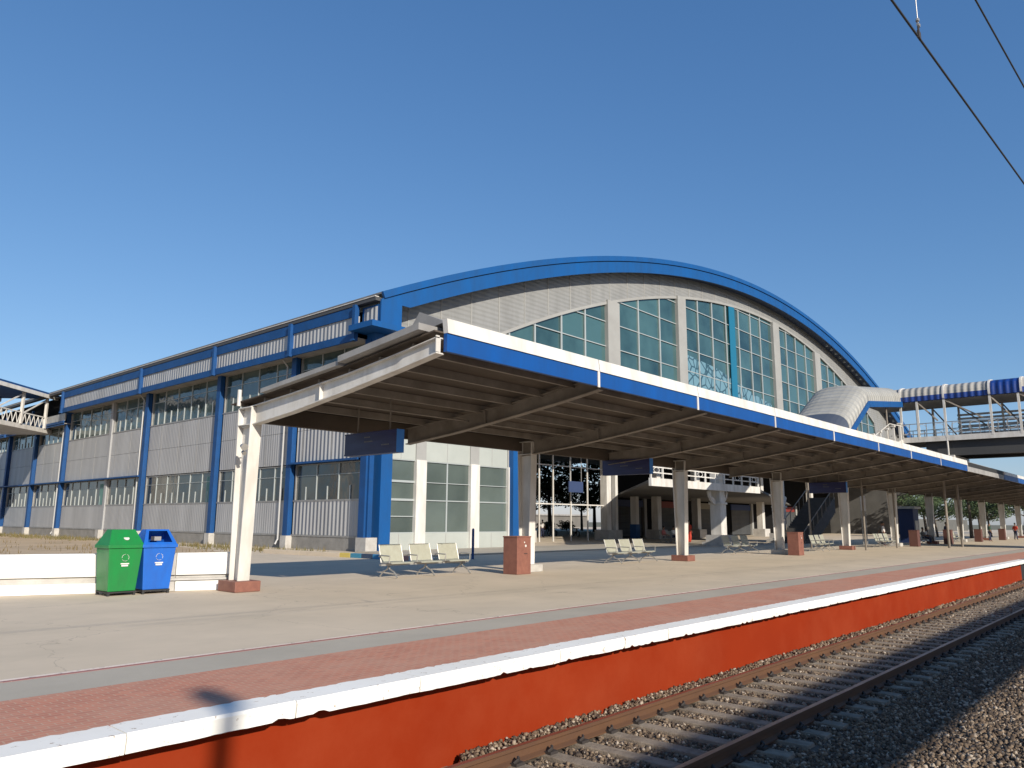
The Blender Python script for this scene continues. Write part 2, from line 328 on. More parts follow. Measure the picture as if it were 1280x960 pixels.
# whitewashed coping, built as a run of slightly uneven slabs with a broken lower lip
def coping(x0, x1, st):
    xs_ = list(np.arange(x0, x1, st))+[x1]; n = len(xs_); V = []; F = []
    jz = np.convolve(rng.normal(size=n+8), np.ones(5)/5, 'same'); jy = rng.normal(size=n+8)
    for i, x in enumerate(xs_):
        chip = -.03*rng.random()*(rng.random() < .10)
        V += [(x, 6.385, -.145+.006*jz[i]-chip), (x, 6.37, -.02), (x, 6.39, .006), (x, 6.73+.012*jy[i], .0085), (x, 6.73, -.145)]
    for i in range(n-1):
        for k in range(5): F.append((i*5+k, (i+1)*5+k, (i+1)*5+(k+1) % 5, i*5+(k+1) % 5))
    return MB().add(V, F)
ce = MB(); xq = 0.0
while xq < 43.5:
    L_ = min(43.6, xq+random.choice((1.2, 1.5, 1.5, 1.8)))-xq; q_ = coping(xq, xq+L_-.012, .06); n_ = len(q_.v)
    dy, dz = random.uniform(-.006, .006), random.uniform(-.003, .003)
    ce.add([(a, b+dy, c+dz) for a, b, c in q_.v], q_.f+[tuple(range(5))[::-1], tuple(range(n_-5, n_))]); xq += L_
ce.build('platform_edge', M_EDGE)['kind'] = 'structure'
coping(46.0, 150, .5).build('platform_edge', M_EDGE)['kind'] = 'structure'
coping(-60, -.01, 1).build('platform_edge', M_EDGE)['kind'] = 'structure'
MB().box(43.6, 46.0, 6.39, 6.73, -.14, .006).build('platform_edge', M_CONC2)['kind'] = 'structure'
wl = thing('platform_wall', 'red painted retaining wall under the white platform edge beside the track', 'retaining wall', (0, 6.8, -1.1))
MB().box(XA, 43.3, 6.64-6.8, 6.715-6.8, -.02, 1.1-.14).build('wall_face', M_REDW, wl)
MB().box(45.0, 150, 6.64-6.8, 6.715-6.8, -.02, 1.1-.14).build('wall_face', M_REDW, wl)
MB().box(43.3, 45.0, -.13, -.082, -.02, .95).build('recess_back', M_BLACK, wl)  # black colour stands in for the shade inside a deep opening
# sleeves of the forecourt
MB().add([(5.0, 19.55, .02), (9.6, 17.9, .02), (12.5, 26, .02), (19.5, 37, .02), (24.2, 60, .02), (24.2, 140, .02), (-60, 140, .02), (-60, 44, .02)], [tuple(range(8))]).build('dirt', M_DIRT)['kind'] = 'structure'

# grass tufts along the plinth
def tufts(name, label, spots, h, m, kind=True):
    mb = MB()
    for (x, y, n, sp) in spots:
        for _ in range(n):
            px, py = x+random.gauss(0, sp), y+random.gauss(0, sp)
            a = random.uniform(0, 6.28); hh = h*random.uniform(.5, 1.3); l = random.uniform(-.3, .3)*hh
            w2 = .03
            mb.add([(px-w2*math.cos(a), py-w2*math.sin(a), 0.0), (px+w2*math.cos(a), py+w2*math.sin(a), 0.0), (px+l, py+l*.6, hh)], [(0, 1, 2)])
    o = mb.build(name, m); tag(o, label, 'grass', None, 'stuff'); return o
tufts('grass', 'dry grass strip growing along the foot of the grey building', [(23.4-random.random()*2.6, y, 22, .45) for y in np.arange(34, 96, .55)], .28, M_GRASS)
tufts('weeds', 'sparse brown weeds on the bare earth behind the white wall', [(random.uniform(8, 20), random.uniform(34, 60), 8, .6) for _ in range(45)], .22, mat('brown_weed', (.15, .11, .05), .9))
# road sheets: paved lane from the platform to the building
MB().box(24.2, 60, 26.5, 32.3, -.05, .06).build('road', mat('road_concrete', (.42, .37, .29), .9, noise=1, nscale=.8, col2=(.33, .29, .23), bump=.3, bscale=30))['kind'] = 'structure'
MB().add([(10.2, 17.6, .012), (60, 17.6, .004), (60, 26.5, .012), (24, 26.6, .012), (24.1, 46, .03), (22.0, 46, .03), (14.8, 26.5, .03)], [(0, 1, 2, 3, 4, 5, 6)])
# painted kerb
kerb = thing('painted_kerb', 'low kerb painted in blue, yellow and white blocks by the building corner', 'kerb', (20.9, 27.6, 0))
kc = [M_CONC, M_CONC, mat('yellow_kerb', (.55, .42, .1), .7), mat('teal_kerb', (.04, .2, .3), .6), mat('navy_kerb', (.03, .05, .09), .6), mat('blue_kerb', (.03, .2, .38), .6), M_CONC, mat('pink_kerb', (.5, .22, .16), .7), M_WHITE, M_WHITE, M_CONC, M_CONC]
y = 14.0
d = Vector((.55, -12.5, 0)).normalized()
pos = Vector((-.1, 7.5, 0))
for i, m_ in enumerate(kc):
    L_ = 3.0 if i < 2 else .75
    q = pos+d*L_; MB().bar(pos+Vector((0, 0, .09)), q-d*.01+Vector((0, 0, .09)), .22, .2).build('kerb_block', m_, kerb, bevel=.015); pos = q

# ------------------------------------------------------------------ track
YR1, YR2 = 6.10, 4.36
def rail_profile(y):
    return [(y-.075, -1.03), (y+.075, -1.03), (y+.075, -1.018), (y+.012, -.995), (y+.012, -.925), (y+.035, -.91), (y+.035, -.872), (y-.035, -.872), (y-.035, -.91), (y-.012, -.925), (y-.012, -.995), (y-.075, -1.018)]
tr = thing('railway_track', 'rusty railway track on concrete sleepers beside the red platform wall', 'railway track', (0, 5.23, -1.1))
for yr in (YR1, YR2):
    o = MB().prism([(a-5.23, b+1.1) for a, b in rail_profile(yr)], 0, -40, 150).build('rail', M_RAIL, tr)
    MB().box(-40, 150, yr-5.23-.033, yr-5.23+.033, 1.1-.874, 1.1-.868).build('rail_head', M_RAILTOP, o)
sl_mb = MB().hexa([(-.14, -1.37, -.14), (.14, -1.37, -.14), (.14, 1.37, -.14), (-.14, 1.37, -.14)], [(-.105, -1.33, .068), (.105, -1.33, .068), (.105, 1.33, .068), (-.105, 1.33, .068)])
sleeper = sl_mb.build('sleeper', M_SLEEP, tr, bevel=.012)
clips = []
for yr in (YR1, YR2):
    for s_ in (-1, 1):
        c = MB()
        yc = yr-5.23+s_*.11
        c.box(-.07, .07, yc-.045, yc+.045, .066, .10)
        c.tube([(-.06, yc, .10), (-.03, yc+s_*.03, .135), (.03, yc-s_*.02, .14), (.06, yc-s_*.04, .105)], .018, 6)
        clips.append(c.build('rail_clip', M_CLIP, sleeper))
sleeper.location = (.6, 0, 0)
xs = [.6+.62*i for i in range(1, 100)]
for x in xs:
    c = sleeper.copy(); C.objects.link(c); c.parent = tr; c.location.x = x+random.uniform(-.02, .02); c.rotation_euler.z = random.uniform(-.008, .008)
    for k in clips:
        kk = k.copy(); C.objects.link(kk); kk.parent = c
m = MB()
for i in range(100, 220):
    x = .6+.62*i; m.box(x-.12, x+.12, -1.35, 1.35, -.1, .068)
tag(m.build('distant_sleepers', M_SLEEP, tr), kind='stuff')
MB().box(-60, 160, -.49, 6.64, -1.3, -1.075).build('ballast_bed', M_BALLB)['kind'] = 'structure'

def ballast():
    """crushed stones as irregular 8-corner lumps, one object"""
    zones = [(4.2, 14, 1.2, 6.63, 900, .022), (14, 24, .8, 6.63, 520, .028), (24, 42, .8, 6.63, 220, .04), (42, 75, .8, 6.63, 70, .065), (6, 22, 1.2, 3.0, 160, .032)]
    P = []; R_ = []
    for x0, x1, y0, y1, den, r in zones:
        n = int((x1-x0)*(y1-y0)*den); p = np.stack([rng.uniform(x0, x1, n), rng.uniform(y0, y1, n)], 1)
        # drop what the camera's frame never reaches
        keep = p[:, 1] < .98*p[:, 0]+.2
        p = p[keep]; P.append(p); R_.append(r*rng.uniform(.55, 1.35, len(p)))
    P = np.concatenate(P); R_ = np.concatenate(R_); n = len(P)
    x = P[:, 0]; y_ = P[:, 1]
    # between the sleepers the bed is just below their tops; a low heap runs along the wall
    z = -1.082+rng.uniform(-.01, .03, n)+.09*np.clip((y_-6.12)/.3, 0, 1)+.03*np.sin(x*1.7)*np.clip((3.2-y_)/1.5, 0, 1)+.05*np.clip((3.0-y_)/1.5, 0, 1)
    ph = np.mod(x-.6+.31, .62)-.31
    on = (np.abs(ph) < .15) & (np.abs(y_-5.23) < 1.42) & (y_ < 6.2); near_rail = (np.abs(y_-YR1) < .09) | (np.abs(y_-YR2) < .09)
    keep = ~near_rail & ~(on & (rng.random(n) > .025)); x, y_, z, R_ = x[keep], y_[keep], z[keep], R_[keep]; n = len(x)
    cube = np.array([(-1,-1,-1),(1,-1,-1),(1,1,-1),(-1,1,-1),(-1,-1,1),(1,-1,1),(1,1,1),(-1,1,1)], float)
    V = cube[None]*rng.uniform(.45, 1.05, (n, 8, 3))*rng.uniform(.6, 1.15, (n, 1, 3))
    q = rng.normal(size=(n, 4)); q /= np.linalg.norm(q, axis=1)[:, None]; a, b, c, d = q.T
    Rm = np.stack([np.stack([1-2*(c*c+d*d), 2*(b*c-a*d), 2*(b*d+a*c)], 1), np.stack([2*(b*c+a*d), 1-2*(b*b+d*d), 2*(c*d-a*b)], 1), np.stack([2*(b*d-a*c), 2*(c*d+a*b), 1-2*(b*b+c*c)], 1)], 1)
    V = np.einsum('nij,nkj->nki', Rm, V)*R_[:, None, None]+np.stack([x, y_, z], 1)[:, None]
    F = np.array([(0,3,2,1),(4,5,6,7),(0,1,5,4),(1,2,6,5),(2,3,7,6),(3,0,4,7)])[None]+np.arange(n)[:, None, None]*8
    me = bpy.data.meshes.new('ballast'); me.vertices.add(n*8); me.vertices.foreach_set('co', V.reshape(-1))
    me.loops.add(n*24); me.loops.foreach_set('vertex_index', F.reshape(-1).astype(np.int32))
    me.polygons.add(n*6); me.polygons.foreach_set('loop_start', np.arange(0, n*24, 4, dtype=np.int32)); me.update(calc_edges=True)
    at = me.attributes.new('tone', 'FLOAT', 'FACE'); at.data.foreach_set('value', np.repeat(rng.random(n), 6).astype(np.float32))
    me.materials.append(M_STONE); o = bpy.data.objects.new('ballast', me); C.objects.link(o)
    tag(o, 'brown crushed stone ballast lying around the rails and sleepers', 'ballast', None, 'stuff')
ballast()

# ================================================================== PLATFORM CANOPY
XE = 9.4; SP = 10.3; HB = SP/2
NB = 22
can = thing('platform_canopy', 'long cantilevered platform roof on white columns with blue fascia', 'canopy', (0, 16.9, 0))
OY = -16.9
def cpart(mb, name, m, **k):
    mb.v = [(x, y+OY, z) for x, y, z in mb.v]; return mb.build(name, m, can, **k)
XC1 = XE+HB*(NB-1)+.5
# roof sheet follows the tops of the beams: (y, z)
top = [(17.6, 4.44), (15.1, 4.61), (12.6, 4.84), (10.22, 5.12)]
def sheet(x0, x1):
    m = MB()
    m.strip([(a, b-.03) for a, b in top], top, 0, x0, x1); return m
for i in range(NB-1):
    a = XE-.15 if i == 0 else XE+HB*i+.01; b = XE+HB*(i+1)-.01
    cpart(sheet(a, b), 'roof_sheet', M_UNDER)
# weathered cover sheets lying on top, seen along the open end
cpart(MB().strip([(16.0, 4.53), (13.0, 4.79)], [(16.0, 4.63), (13.0, 4.89)], 0, XE-.30, XE+3), 'cover_sheet', M_GREYROOF)
cpart(MB().strip([(12.95, 4.84), (10.45, 5.13)], [(12.95, 4.97), (10.45, 5.26)], 0, XE-.34, XE+3), 'cover_sheet', M_GREYROOF)
cpart(MB().add([(9.55, 10.25, 5.34), (9.55, 11.0, 5.66), (9.55, 11.4, 5.2), (14.5, 10.25, 5.34), (14.5, 11.0, 5.42), (14.5, 11.4, 5.2)], [(0, 1, 2), (5, 4, 3), (0, 3, 4, 1), (1, 4, 5, 2), (2, 5, 3, 0)]), 'ridge_cap', M_GREYROOF)
cpart(MB().box(14.5, 70, 10.45, 10.9, 5.25, 5.43), 'ridge_cap', M_GREYROOF)
# purlins
for y_, z_ in [(11.0, 5.0), (12.0, 4.88), (13.0, 4.77), (14.1, 4.67), (15.2, 4.57), (16.3, 4.49)]:
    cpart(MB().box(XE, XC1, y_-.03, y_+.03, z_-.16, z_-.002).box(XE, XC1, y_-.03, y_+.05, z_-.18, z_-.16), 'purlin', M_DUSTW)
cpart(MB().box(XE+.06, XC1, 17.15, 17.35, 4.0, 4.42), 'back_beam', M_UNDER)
# beams (tapered I sections) on every other bay a column
def beam_mb(x):
    m = MB()
    bot = [(17.1, 3.84), (15.0, 4.04), (12.96, 4.30), (11.35, 4.53), (10.22, 4.71)]
    tp = [(17.1, 4.27), (15.0, 4.43), (12.96, 4.62), (11.35, 4.82), (10.22, 4.98)]
    m.strip(bot, tp, 0, x-.012, x+.012)
    m.strip([(a, b-.025) for a, b in bot], bot, 0, x-.10, x+.10)
    m.strip(tp, [(a, b+.02) for a, b in tp], 0, x-.10, x+.10)
    m.box(x-.1, x-.013, 10.22, 10.24, 4.72, 5.03).box(x-.1, x-.013, 13.9, 13.915, 4.17, 4.56)
    return m
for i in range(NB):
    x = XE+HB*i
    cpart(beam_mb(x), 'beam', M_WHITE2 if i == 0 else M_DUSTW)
def column_parts(x, foot):
    m = MB()
    # H section, flanges face the track; webs flare towards the top
    def fl(yb, yt, t):
        m.hexa([(x-.15, yb-t, .24), (x+.15, yb-t, .24), (x+.15, yb+t, .24), (x-.15, yb+t, .24)], [(x-.15, yt-t, 4.28), (x+.15, yt-t, 4.28), (x+.15, yt+t, 4.28), (x-.15, yt+t, 4.28)])
    fl(16.74, 16.62, .014); fl(17.12, 17.22, .014)
    m.hexa([(x-.012, 16.75, .24), (x+.012, 16.75, .24), (x+.012, 17.11, .24), (x-.012, 17.11, .24)], [(x-.012, 16.66, 3.83), (x+.012, 16.66, 3.83), (x+.012, 17.19, 3.83), (x-.012, 17.19, 3.83)])
    m.box(x-.010, x+.010, 17.1, 17.2, 3.84, 4.27)
    for z in (3.86, 4.28): m.box(x-.15, x-.013, 16.65, 17.2, z, z+.02); m.box(x+.013, x+.15, 16.65, 17.2, z, z+.02)
    o = cpart(m, 'column', M_WHITE2)
    cpart(MB().box(x-.32, x+.32, 16.5, 17.3, 0, .24), 'footing', foot, bevel=.015)
    return o
for i in range(NB//2):
    column_parts(XE+SP*i, [M_BROWN, M_FOOT, M_BROWN, M_FOOT][i % 4])
# fascia: separate blue boards with white flashing above and little overlaps
joints = [9.45, 14.28, 19.0, 24.2, 29.6, 35.0, 40.0, 45.6, 51.9]
for i in range(8):
    a, b = joints[i]+.012, joints[i+1]-.012
    cpart(MB().box(a, b, 10.10, 10.19, 4.73, 5.08), 'fascia_board', M_FASC)
    cpart(MB().hexa([(a, 10.07, 5.075), (b+.06, 10.07, 5.075), (b+.06, 10.2, 5.085), (a, 10.2, 5.085)], [(a, 10.11, 5.36), (b+.06, 10.11, 5.36), (b+.06, 10.24, 5.36), (a, 10.24, 5.36)]), 'white_flashing', M_WHITE)
    cpart(MB().box(b-.03, b+.05, 10.075, 10.095, 4.70, 5.10), 'cover_strip', M_WHITE2)
cpart(MB().box(51.95, 63.2, 10.10, 10.19, 4.73, 5.02), 'fascia_board', M_GREYROOF)
cpart(MB().box(51.95, 63.2, 10.14, 10.2, 5.03, 5.3), 'fascia_back', M_BLACK)
for a, b in ((63.3, 69.8), (69.9, 80), (80.1, 95), (95.1, XC1)):
    cpart(MB().box(a, b, 10.10, 10.19, 4.73, 5.08), 'fascia_board', M_FASC)
    cpart(MB().box(a, b, 10.08, 10.2, 5.085, 5.30), 'white_flashing', M_WHITE)
# conduit along the underside and lamps
cpart(MB().tube([(XE+.2, 14.6, 4.30), (60, 14.6, 4.30)], .018, 6), 'conduit', M_DUSTW)
# down pipe and hooded camera on the first column
cpart(MB().tube([(XE-.16, 17.2, 4.75), (XE-.16, 17.2, 4.35)], .05, 8), 'pipe_stub', M_WHITE2)

# a round hooded camera with a speaker cup on the first column
lp = thing('column_floodlight', 'small round grey floodlight clamped to the nearest white column', 'light', (XE-.17, 16.72, 3.32))
MB().tube([(0, 0, 0), (-.1, -.05, 0), (-.14, -.12, .0)], .015, 6).build('bracket', M_STEEL, lp)
MB().tube([(-.13, -.06, .02), (-.14, -.16, 0), (-.15, -.22, -.02)], [.05, .075, .085], 12).build('lamp_housing', M_STEEL, lp, smooth=False)
MB().tube([(-.1, -.06, -.12), (-.1, -.14, -.16)], [.04, .05], 10).build('speaker_cup', M_STEEL, lp)

# ------------------------------------------------------------------ hanging signs
def hang_sign(x, y0, y1, z0, z1, ztop, label, marks=True):
    t = thing('hanging_sign', label, 'sign', (x, (y0+y1)/2, z1), 0, 'blue signs hanging under the platform roof')
    h = (y1-y0)/2
    MB().box(-.11, .11, -h, h, z0-z1, 0).build('sign_box', M_SIGN, t, bevel=.008)
    MB().box(-.115, .115, -h-.012, -h, z0-z1-.005, .005).build('end_cap', M_SIGNEND, t)
    fr = MB()
    for (ya, yb, za, zb) in ((-h, h, -.03, .004), (-h, h, z0-z1-.004, z0-z1+.03)): fr.box(-.118, .118, ya, yb, za, zb)
    fr.build('sign_frame', M_SIGN, t)
    for k in (-.62, .62):
        MB().tube([(0, h*k, 0), (0, h*k, ztop-z1)], .022, 8).build('hanger_rod', M_DUSTW, t)
    mk = MB()
    # the lettering in the photo is a smear: short dull dashes in three rows
    for row, zz, spans in ((0, .22, [(.0, .22)]), (1, .42, [(-.1, .25)]), (2, .62, [(-.75, -.45)])):
        for a, b in spans:
            yy = a
            while yy < b: mk.box(-.1125, -.1105, yy, yy+.03, (z0-z1)*zz-.018, (z0-z1)*zz+.012); yy += .05
    mk.build('lettering', M_SIGNMARK, t)
hang_sign(12.0, 14.4, 16.5, 3.27, 3.83, 4.72, 'faded navy sign board hanging nearest the white end column')
hang_sign(24.9, 15.25, 17.4, 3.42, 4.0, 4.6, 'dark navy sign board hanging further along beyond the brown cabinet')
hang_sign(45.2, 14.9, 17.0, 3.35, 3.95, 4.6, 'black edged sign board hanging past the third column, before the stairs')

ps = thing('platform_sign', 'small blue sign hung high in the open passage before the trees', 'sign', (51.0, 38.5, 4.9))
MB().box(-.95, .95, -.06, .06, -.9, 0).build('sign_board', mat('dull_sign_blue', (.03, .05, .12), .6), ps, bevel=.01); MB().box(-.8, -.74, -.02, .02, 0, 4.5).box(.74, .8, -.02, .02, 0, 4.5).build('hanger_rod', M_STEEL, ps)
# ------------------------------------------------------------------ brown cabinets
def cabinet(x, y, label, mk=True):
    t = thing('brown_cabinet', label, 'cabinet', (x, y, 0), 0, 'brown cabinets in front of the canopy columns')
    M_BR = M_BROWN if mk else mat('dark_brown_tile', (.10, .04, .03), .6)  # far cabinets: their shade is put into a darker tile colour
    MB().box(-.33, .33, -.29, .29, 0, 1.13).build('cabinet_body', M_BR, t, bevel=.006)
    MB().box(-.345, .345, -.305, .305, 1.13, 1.17).build('cabinet_top', M_BR, t, bevel=.006)
    if mk:
        MB().tube([(0.08, -.292, .87), (.08, -.298, .87)], .04, 10).tube([(.02, -.292, .98), (.02, -.298, .98)], .025, 8).build('round_sticker', M_WHITE, t)
        MB().box(.0, .16, -.296, -.291, .62, .64).build('door_seam', M_BLACK, t)
    return t
cabinet(18.55, 16.35, 'tall brown cabinet with white stickers in front of the second column')
cabinet(39.75, 15.85, 'brown cabinet in front of the fourth column, right of the grey bench')
for i, x in enumerate((62.0, 72.0, 83.5, 95)):
    cabinet(x, 15.9, ['dark brown cabinet beside the far bench under the footbridge', 'brown cabinet at the foot of the column beyond the footbridge shadow', 'small far brown cabinet near the right edge of the photo', 'farthest brown cabinet at the right edge under the roof'][i], False)

# ------------------------------------------------------------------ benches
def make_bench():
    t = thing('steel_bench', 'x', 'bench')
    n = 3; pitch = 1.12
    for i in range(3):
        cx = -1.17+i*pitch
        m = MB()
        # perforated seat pan with rolled front lip, built as thin curved slab
        prof = [(-.30, .40), (-.26, .43), (-.1, .425), (.12, .41), (.2, .425)]
        m.strip(prof, [(a, b+.012) for a, b in prof], 0, cx-.40, cx+.40)
        m.build('seat', M_SEAT, t)
        m = MB(); prof = [(.19, .45), (.24, .62), (.30, .80), (.34, .92), (.37, .93)]
        m.strip(prof, [(a+.012, b+.004) for a, b in prof], 0, cx-.39, cx+.39)
        m.build('backrest', M_SEAT, t)
        fr = MB()
        for s_ in (-1, 1): fr.tube([(cx+s_*.41, -.30, .42), (cx+s_*.41, .18, .41), (cx+s_*.41, .24, .6), (cx+s_*.40, .34, .93)], .018, 6)
        fr.build('seat_frame', M_STEEL, t)
    MB().box(-1.75, 1.68, -.05, .05, .34, .39).build('cross_beam', M_STEEL, t)
    for x in (-1.62, -.6, .52, 1.55):
        MB().tube([(x, -.24, .43), (x, -.26, .62), (x, .16, .63), (x, .25, .6)], .02, 6).build('armrest', M_STEEL, t)
    for x in (-1.45, -.05, 1.42):
        MB().tube([(x, -.42, 0.02), (x, -.28, .16), (x, -.06, .24), (x, .0, .34)], .024, 6).tube([(x, .40, 0.02), (x, .26, .16), (x, .06, .24), (x, 0, .34)], .024, 6).build('leg', M_STEEL, t)
    return t
b0 = make_bench()
BL = [(16.0, 17.75, -.03, 'three seat steel bench nearest the camera, left of the brown cabinet'),
      (27.2, 17.7, .05, 'pale three seat bench between the brown cabinet and the third column'),
      (39.8, 18.9, .0, 'grey three seat bench just left of the second brown cabinet'),
      (47.2, 17.2, .1, 'bench in front of the stairs between the fourth and fifth columns'),
      (58.5, 16.9, 0, 'dark bench standing in the shade beyond the fifth column'),
      (70.5, 17.2, 0, 'bench under the footbridge beside seated travellers'),
      (80.0, 17.2, 0, 'white bench in the sun beyond the footbridge shadow'),
      (92.0, 17.2, 0, 'farthest bench at the right edge under the roof'),
      (53.6, 31.0, 0, 'bench at the back of the forecourt with people in red')]
for i, (x, y_, r, l) in enumerate(BL):
    b = b0 if i == 0 else copy_tree(b0)
    b.location = (x, y_, 0); b.rotation_euler.z = r; b['label'] = l; b['group'] = 'steel benches on the platform'; b['category'] = 'bench'
# low concrete block behind the first cabinet
MB().box(18.9, 20.0, 16.2, 16.48, 0, .34).build('unused', M_FOOT) if False else None

# ------------------------------------------------------------------ bins
def recycle_mark(t, z, y, x=0, m=None):
    k = MB()
    for a in range(3):
        th = rad(90+120*a); th2 = th+rad(95)
        p = [(x+.075*math.cos(th+(th2-th)*u), y, z+.075*math.sin(th+(th2-th)*u)) for u in (0, .33, .66, 1)]
        for q in range(3): k.bar(p[q], p[q+1], .004, .022, (0, 1, 0))
    k.box(x-.09, x+.09, y-.002, y+.002, z-.14, z-.115).box(x-.07, x+.07, y-.002, y+.002, z-.185, z-.15)
    return k.build('recycling_mark', m or M_WHITE, t)
def make_bin(name, label, m_, dark, open_front):
    t = thing(name, label, 'rubbish bin', group=None)
    MB().hexa([(-.29, -.30, .09), (.29, -.30, .09), (.29, .30, .09), (-.29, .30, .09)], [(-.355, -.34, 1.0), (.355, -.34, 1.0), (.355, .34, 1.0), (-.355, .34, 1.0)]).build('bin_body', m_, t, bevel=.012)
    MB().box(-.385, .385, -.37, .37, 1.0, 1.075).build('rim', m_, t, bevel=.01)
    # hood: ridge along x, sloped ends
    base = [(-.37, -.355, 1.075), (.37, -.355, 1.075), (.37, .355, 1.075), (-.37, .355, 1.075)]
    topv = [(-.25, -.12, 1.40), (.25, -.12, 1.40), (.25, .12, 1.40), (-.25, .12, 1.40)]
    h = MB()
    if not open_front:
        h.hexa(base, topv)
    else:
        # front is an opening framed by a border
        h.add(base+topv, [(1, 2, 6, 5), (2, 3, 7, 6), (3, 0, 4, 7), (4, 5, 6, 7)])
        def F(u, v): 
            b_ = Vector(base[0]).lerp(Vector(base[1]), u); t_ = Vector(topv[0]).lerp(Vector(topv[1]), u); return b_.lerp(t_, v)
        q = [F(0,0), F(1,0), F(1,1), F(0,1)]; r_ = [F(.12,.14), F(.88,.14), F(.88,.9), F(.12,.9)]
        h.add(q+r_, [(0,1,5,4), (1,2,6,5), (2,3,7,6), (3,0,4,7)])
    hood = h.build('hood', m_, t)
    if not open_front:
        MB().tube([(.02, -.258, 1.21), (.02, -.262, 1.215)], .06, 10).build('sticker', M_WHITE, hood)
    else:
        MB().box(-.05, .1, -.1, .1, 1.15, 1.24).build('flap', M_STEEL, hood)
    for x in (-.27, .27):
        for y_ in (-.28, .28):
            MB().box(x-.025, x+.025, y_-.025, y_+.025, 0, .09).build('foot', M_BLACK, t)
    MB().box(-.30, .30, -.31, .31, .055, .085).build('base_frame', M_BLACK, t)
    mk = recycle_mark(t, .80, -.337); mk.rotation_euler = (0, 0, 0)
    return t
g_ = make_bin('rubbish_bin', 'green steel rubbish bin with closed gabled hood left of the blue one', M_GREEN, M_BLACK, False)
g_.location = (7.06, 17.93, 0); g_.rotation_euler.z = rad(1)
b_ = make_bin('rubbish_bin', 'bright blue steel rubbish bin with open hood right of the green one', M_BINB, M_BLACK, True)
b_.location = (7.80, 17.90, 0); b_.rotation_euler.z = rad(-2)

# ------------------------------------------------------------------ low white wall
lw = thing('low_wall', 'low whitewashed wall with a slot near its foot behind the bins', 'wall', (5.0, 19.3, 0), math.atan2(-1.75, 4.15))
SEG = [(-14, -1.2), (-1.19, 3.35), (3.36, 3.62), (3.63, 5.1)]
for i, (a, b) in enumerate(SEG):
    m_ = M_FOOT if i == 2 else M_WALLW
    yy = -.006 if i == 2 else 0
    MB().box(a, b, -.02+yy, .2, .36, .86).build('upper_course', m_, lw, bevel=.008)
    MB().box(a, b, -.05+yy, .2, 0, .22).build('lower_course', m_, lw, bevel=.008)
    MB().box(a, b, .05, .19, .22, .36).build('slot_back', M_DARK if i < 1 else M_FOOT, lw)
MB().box(3.0, 5.1, -.06, .02, .24, .29).build('slot_pipe', M_STEEL, lw)

# bollard
bo = thing('bollard', 'thin dark blue bollard behind the nearest bench', 'bollard', (24.1, 23.8, 0))
MB().tube([(0, 0, 0), (0, 0, 1.25)], .055, 12).build('post', M_BLUE2, bo)
MB().tube([(0, 0, 1.25), (0, 0, 1.31)], [.06, .03], 12).build('cap', M_BLUE2, bo)

# ================================================================== STATION BUILDING
bd = thing('station_building', 'large grey and blue station hall with arched roof and glazed gable', 'building', (25.2, 32.5, 0))
OB = (-25.2, -32.5)
def bpart(mb, name, m, parent=None, **k):
    mb.v = [(x+OB[0], y+OB[1], z) for x, y, z in mb.v]; return mb.build(name, m, parent or bd, **k)
XF = 25.2
posts = [(32.5, 0), (40.0, 0), (49.2, 0), (60.6, 0), (67.9, 1), (78.1, 0), (86.4, 0), (94.9, 0), (103.5, 0)]
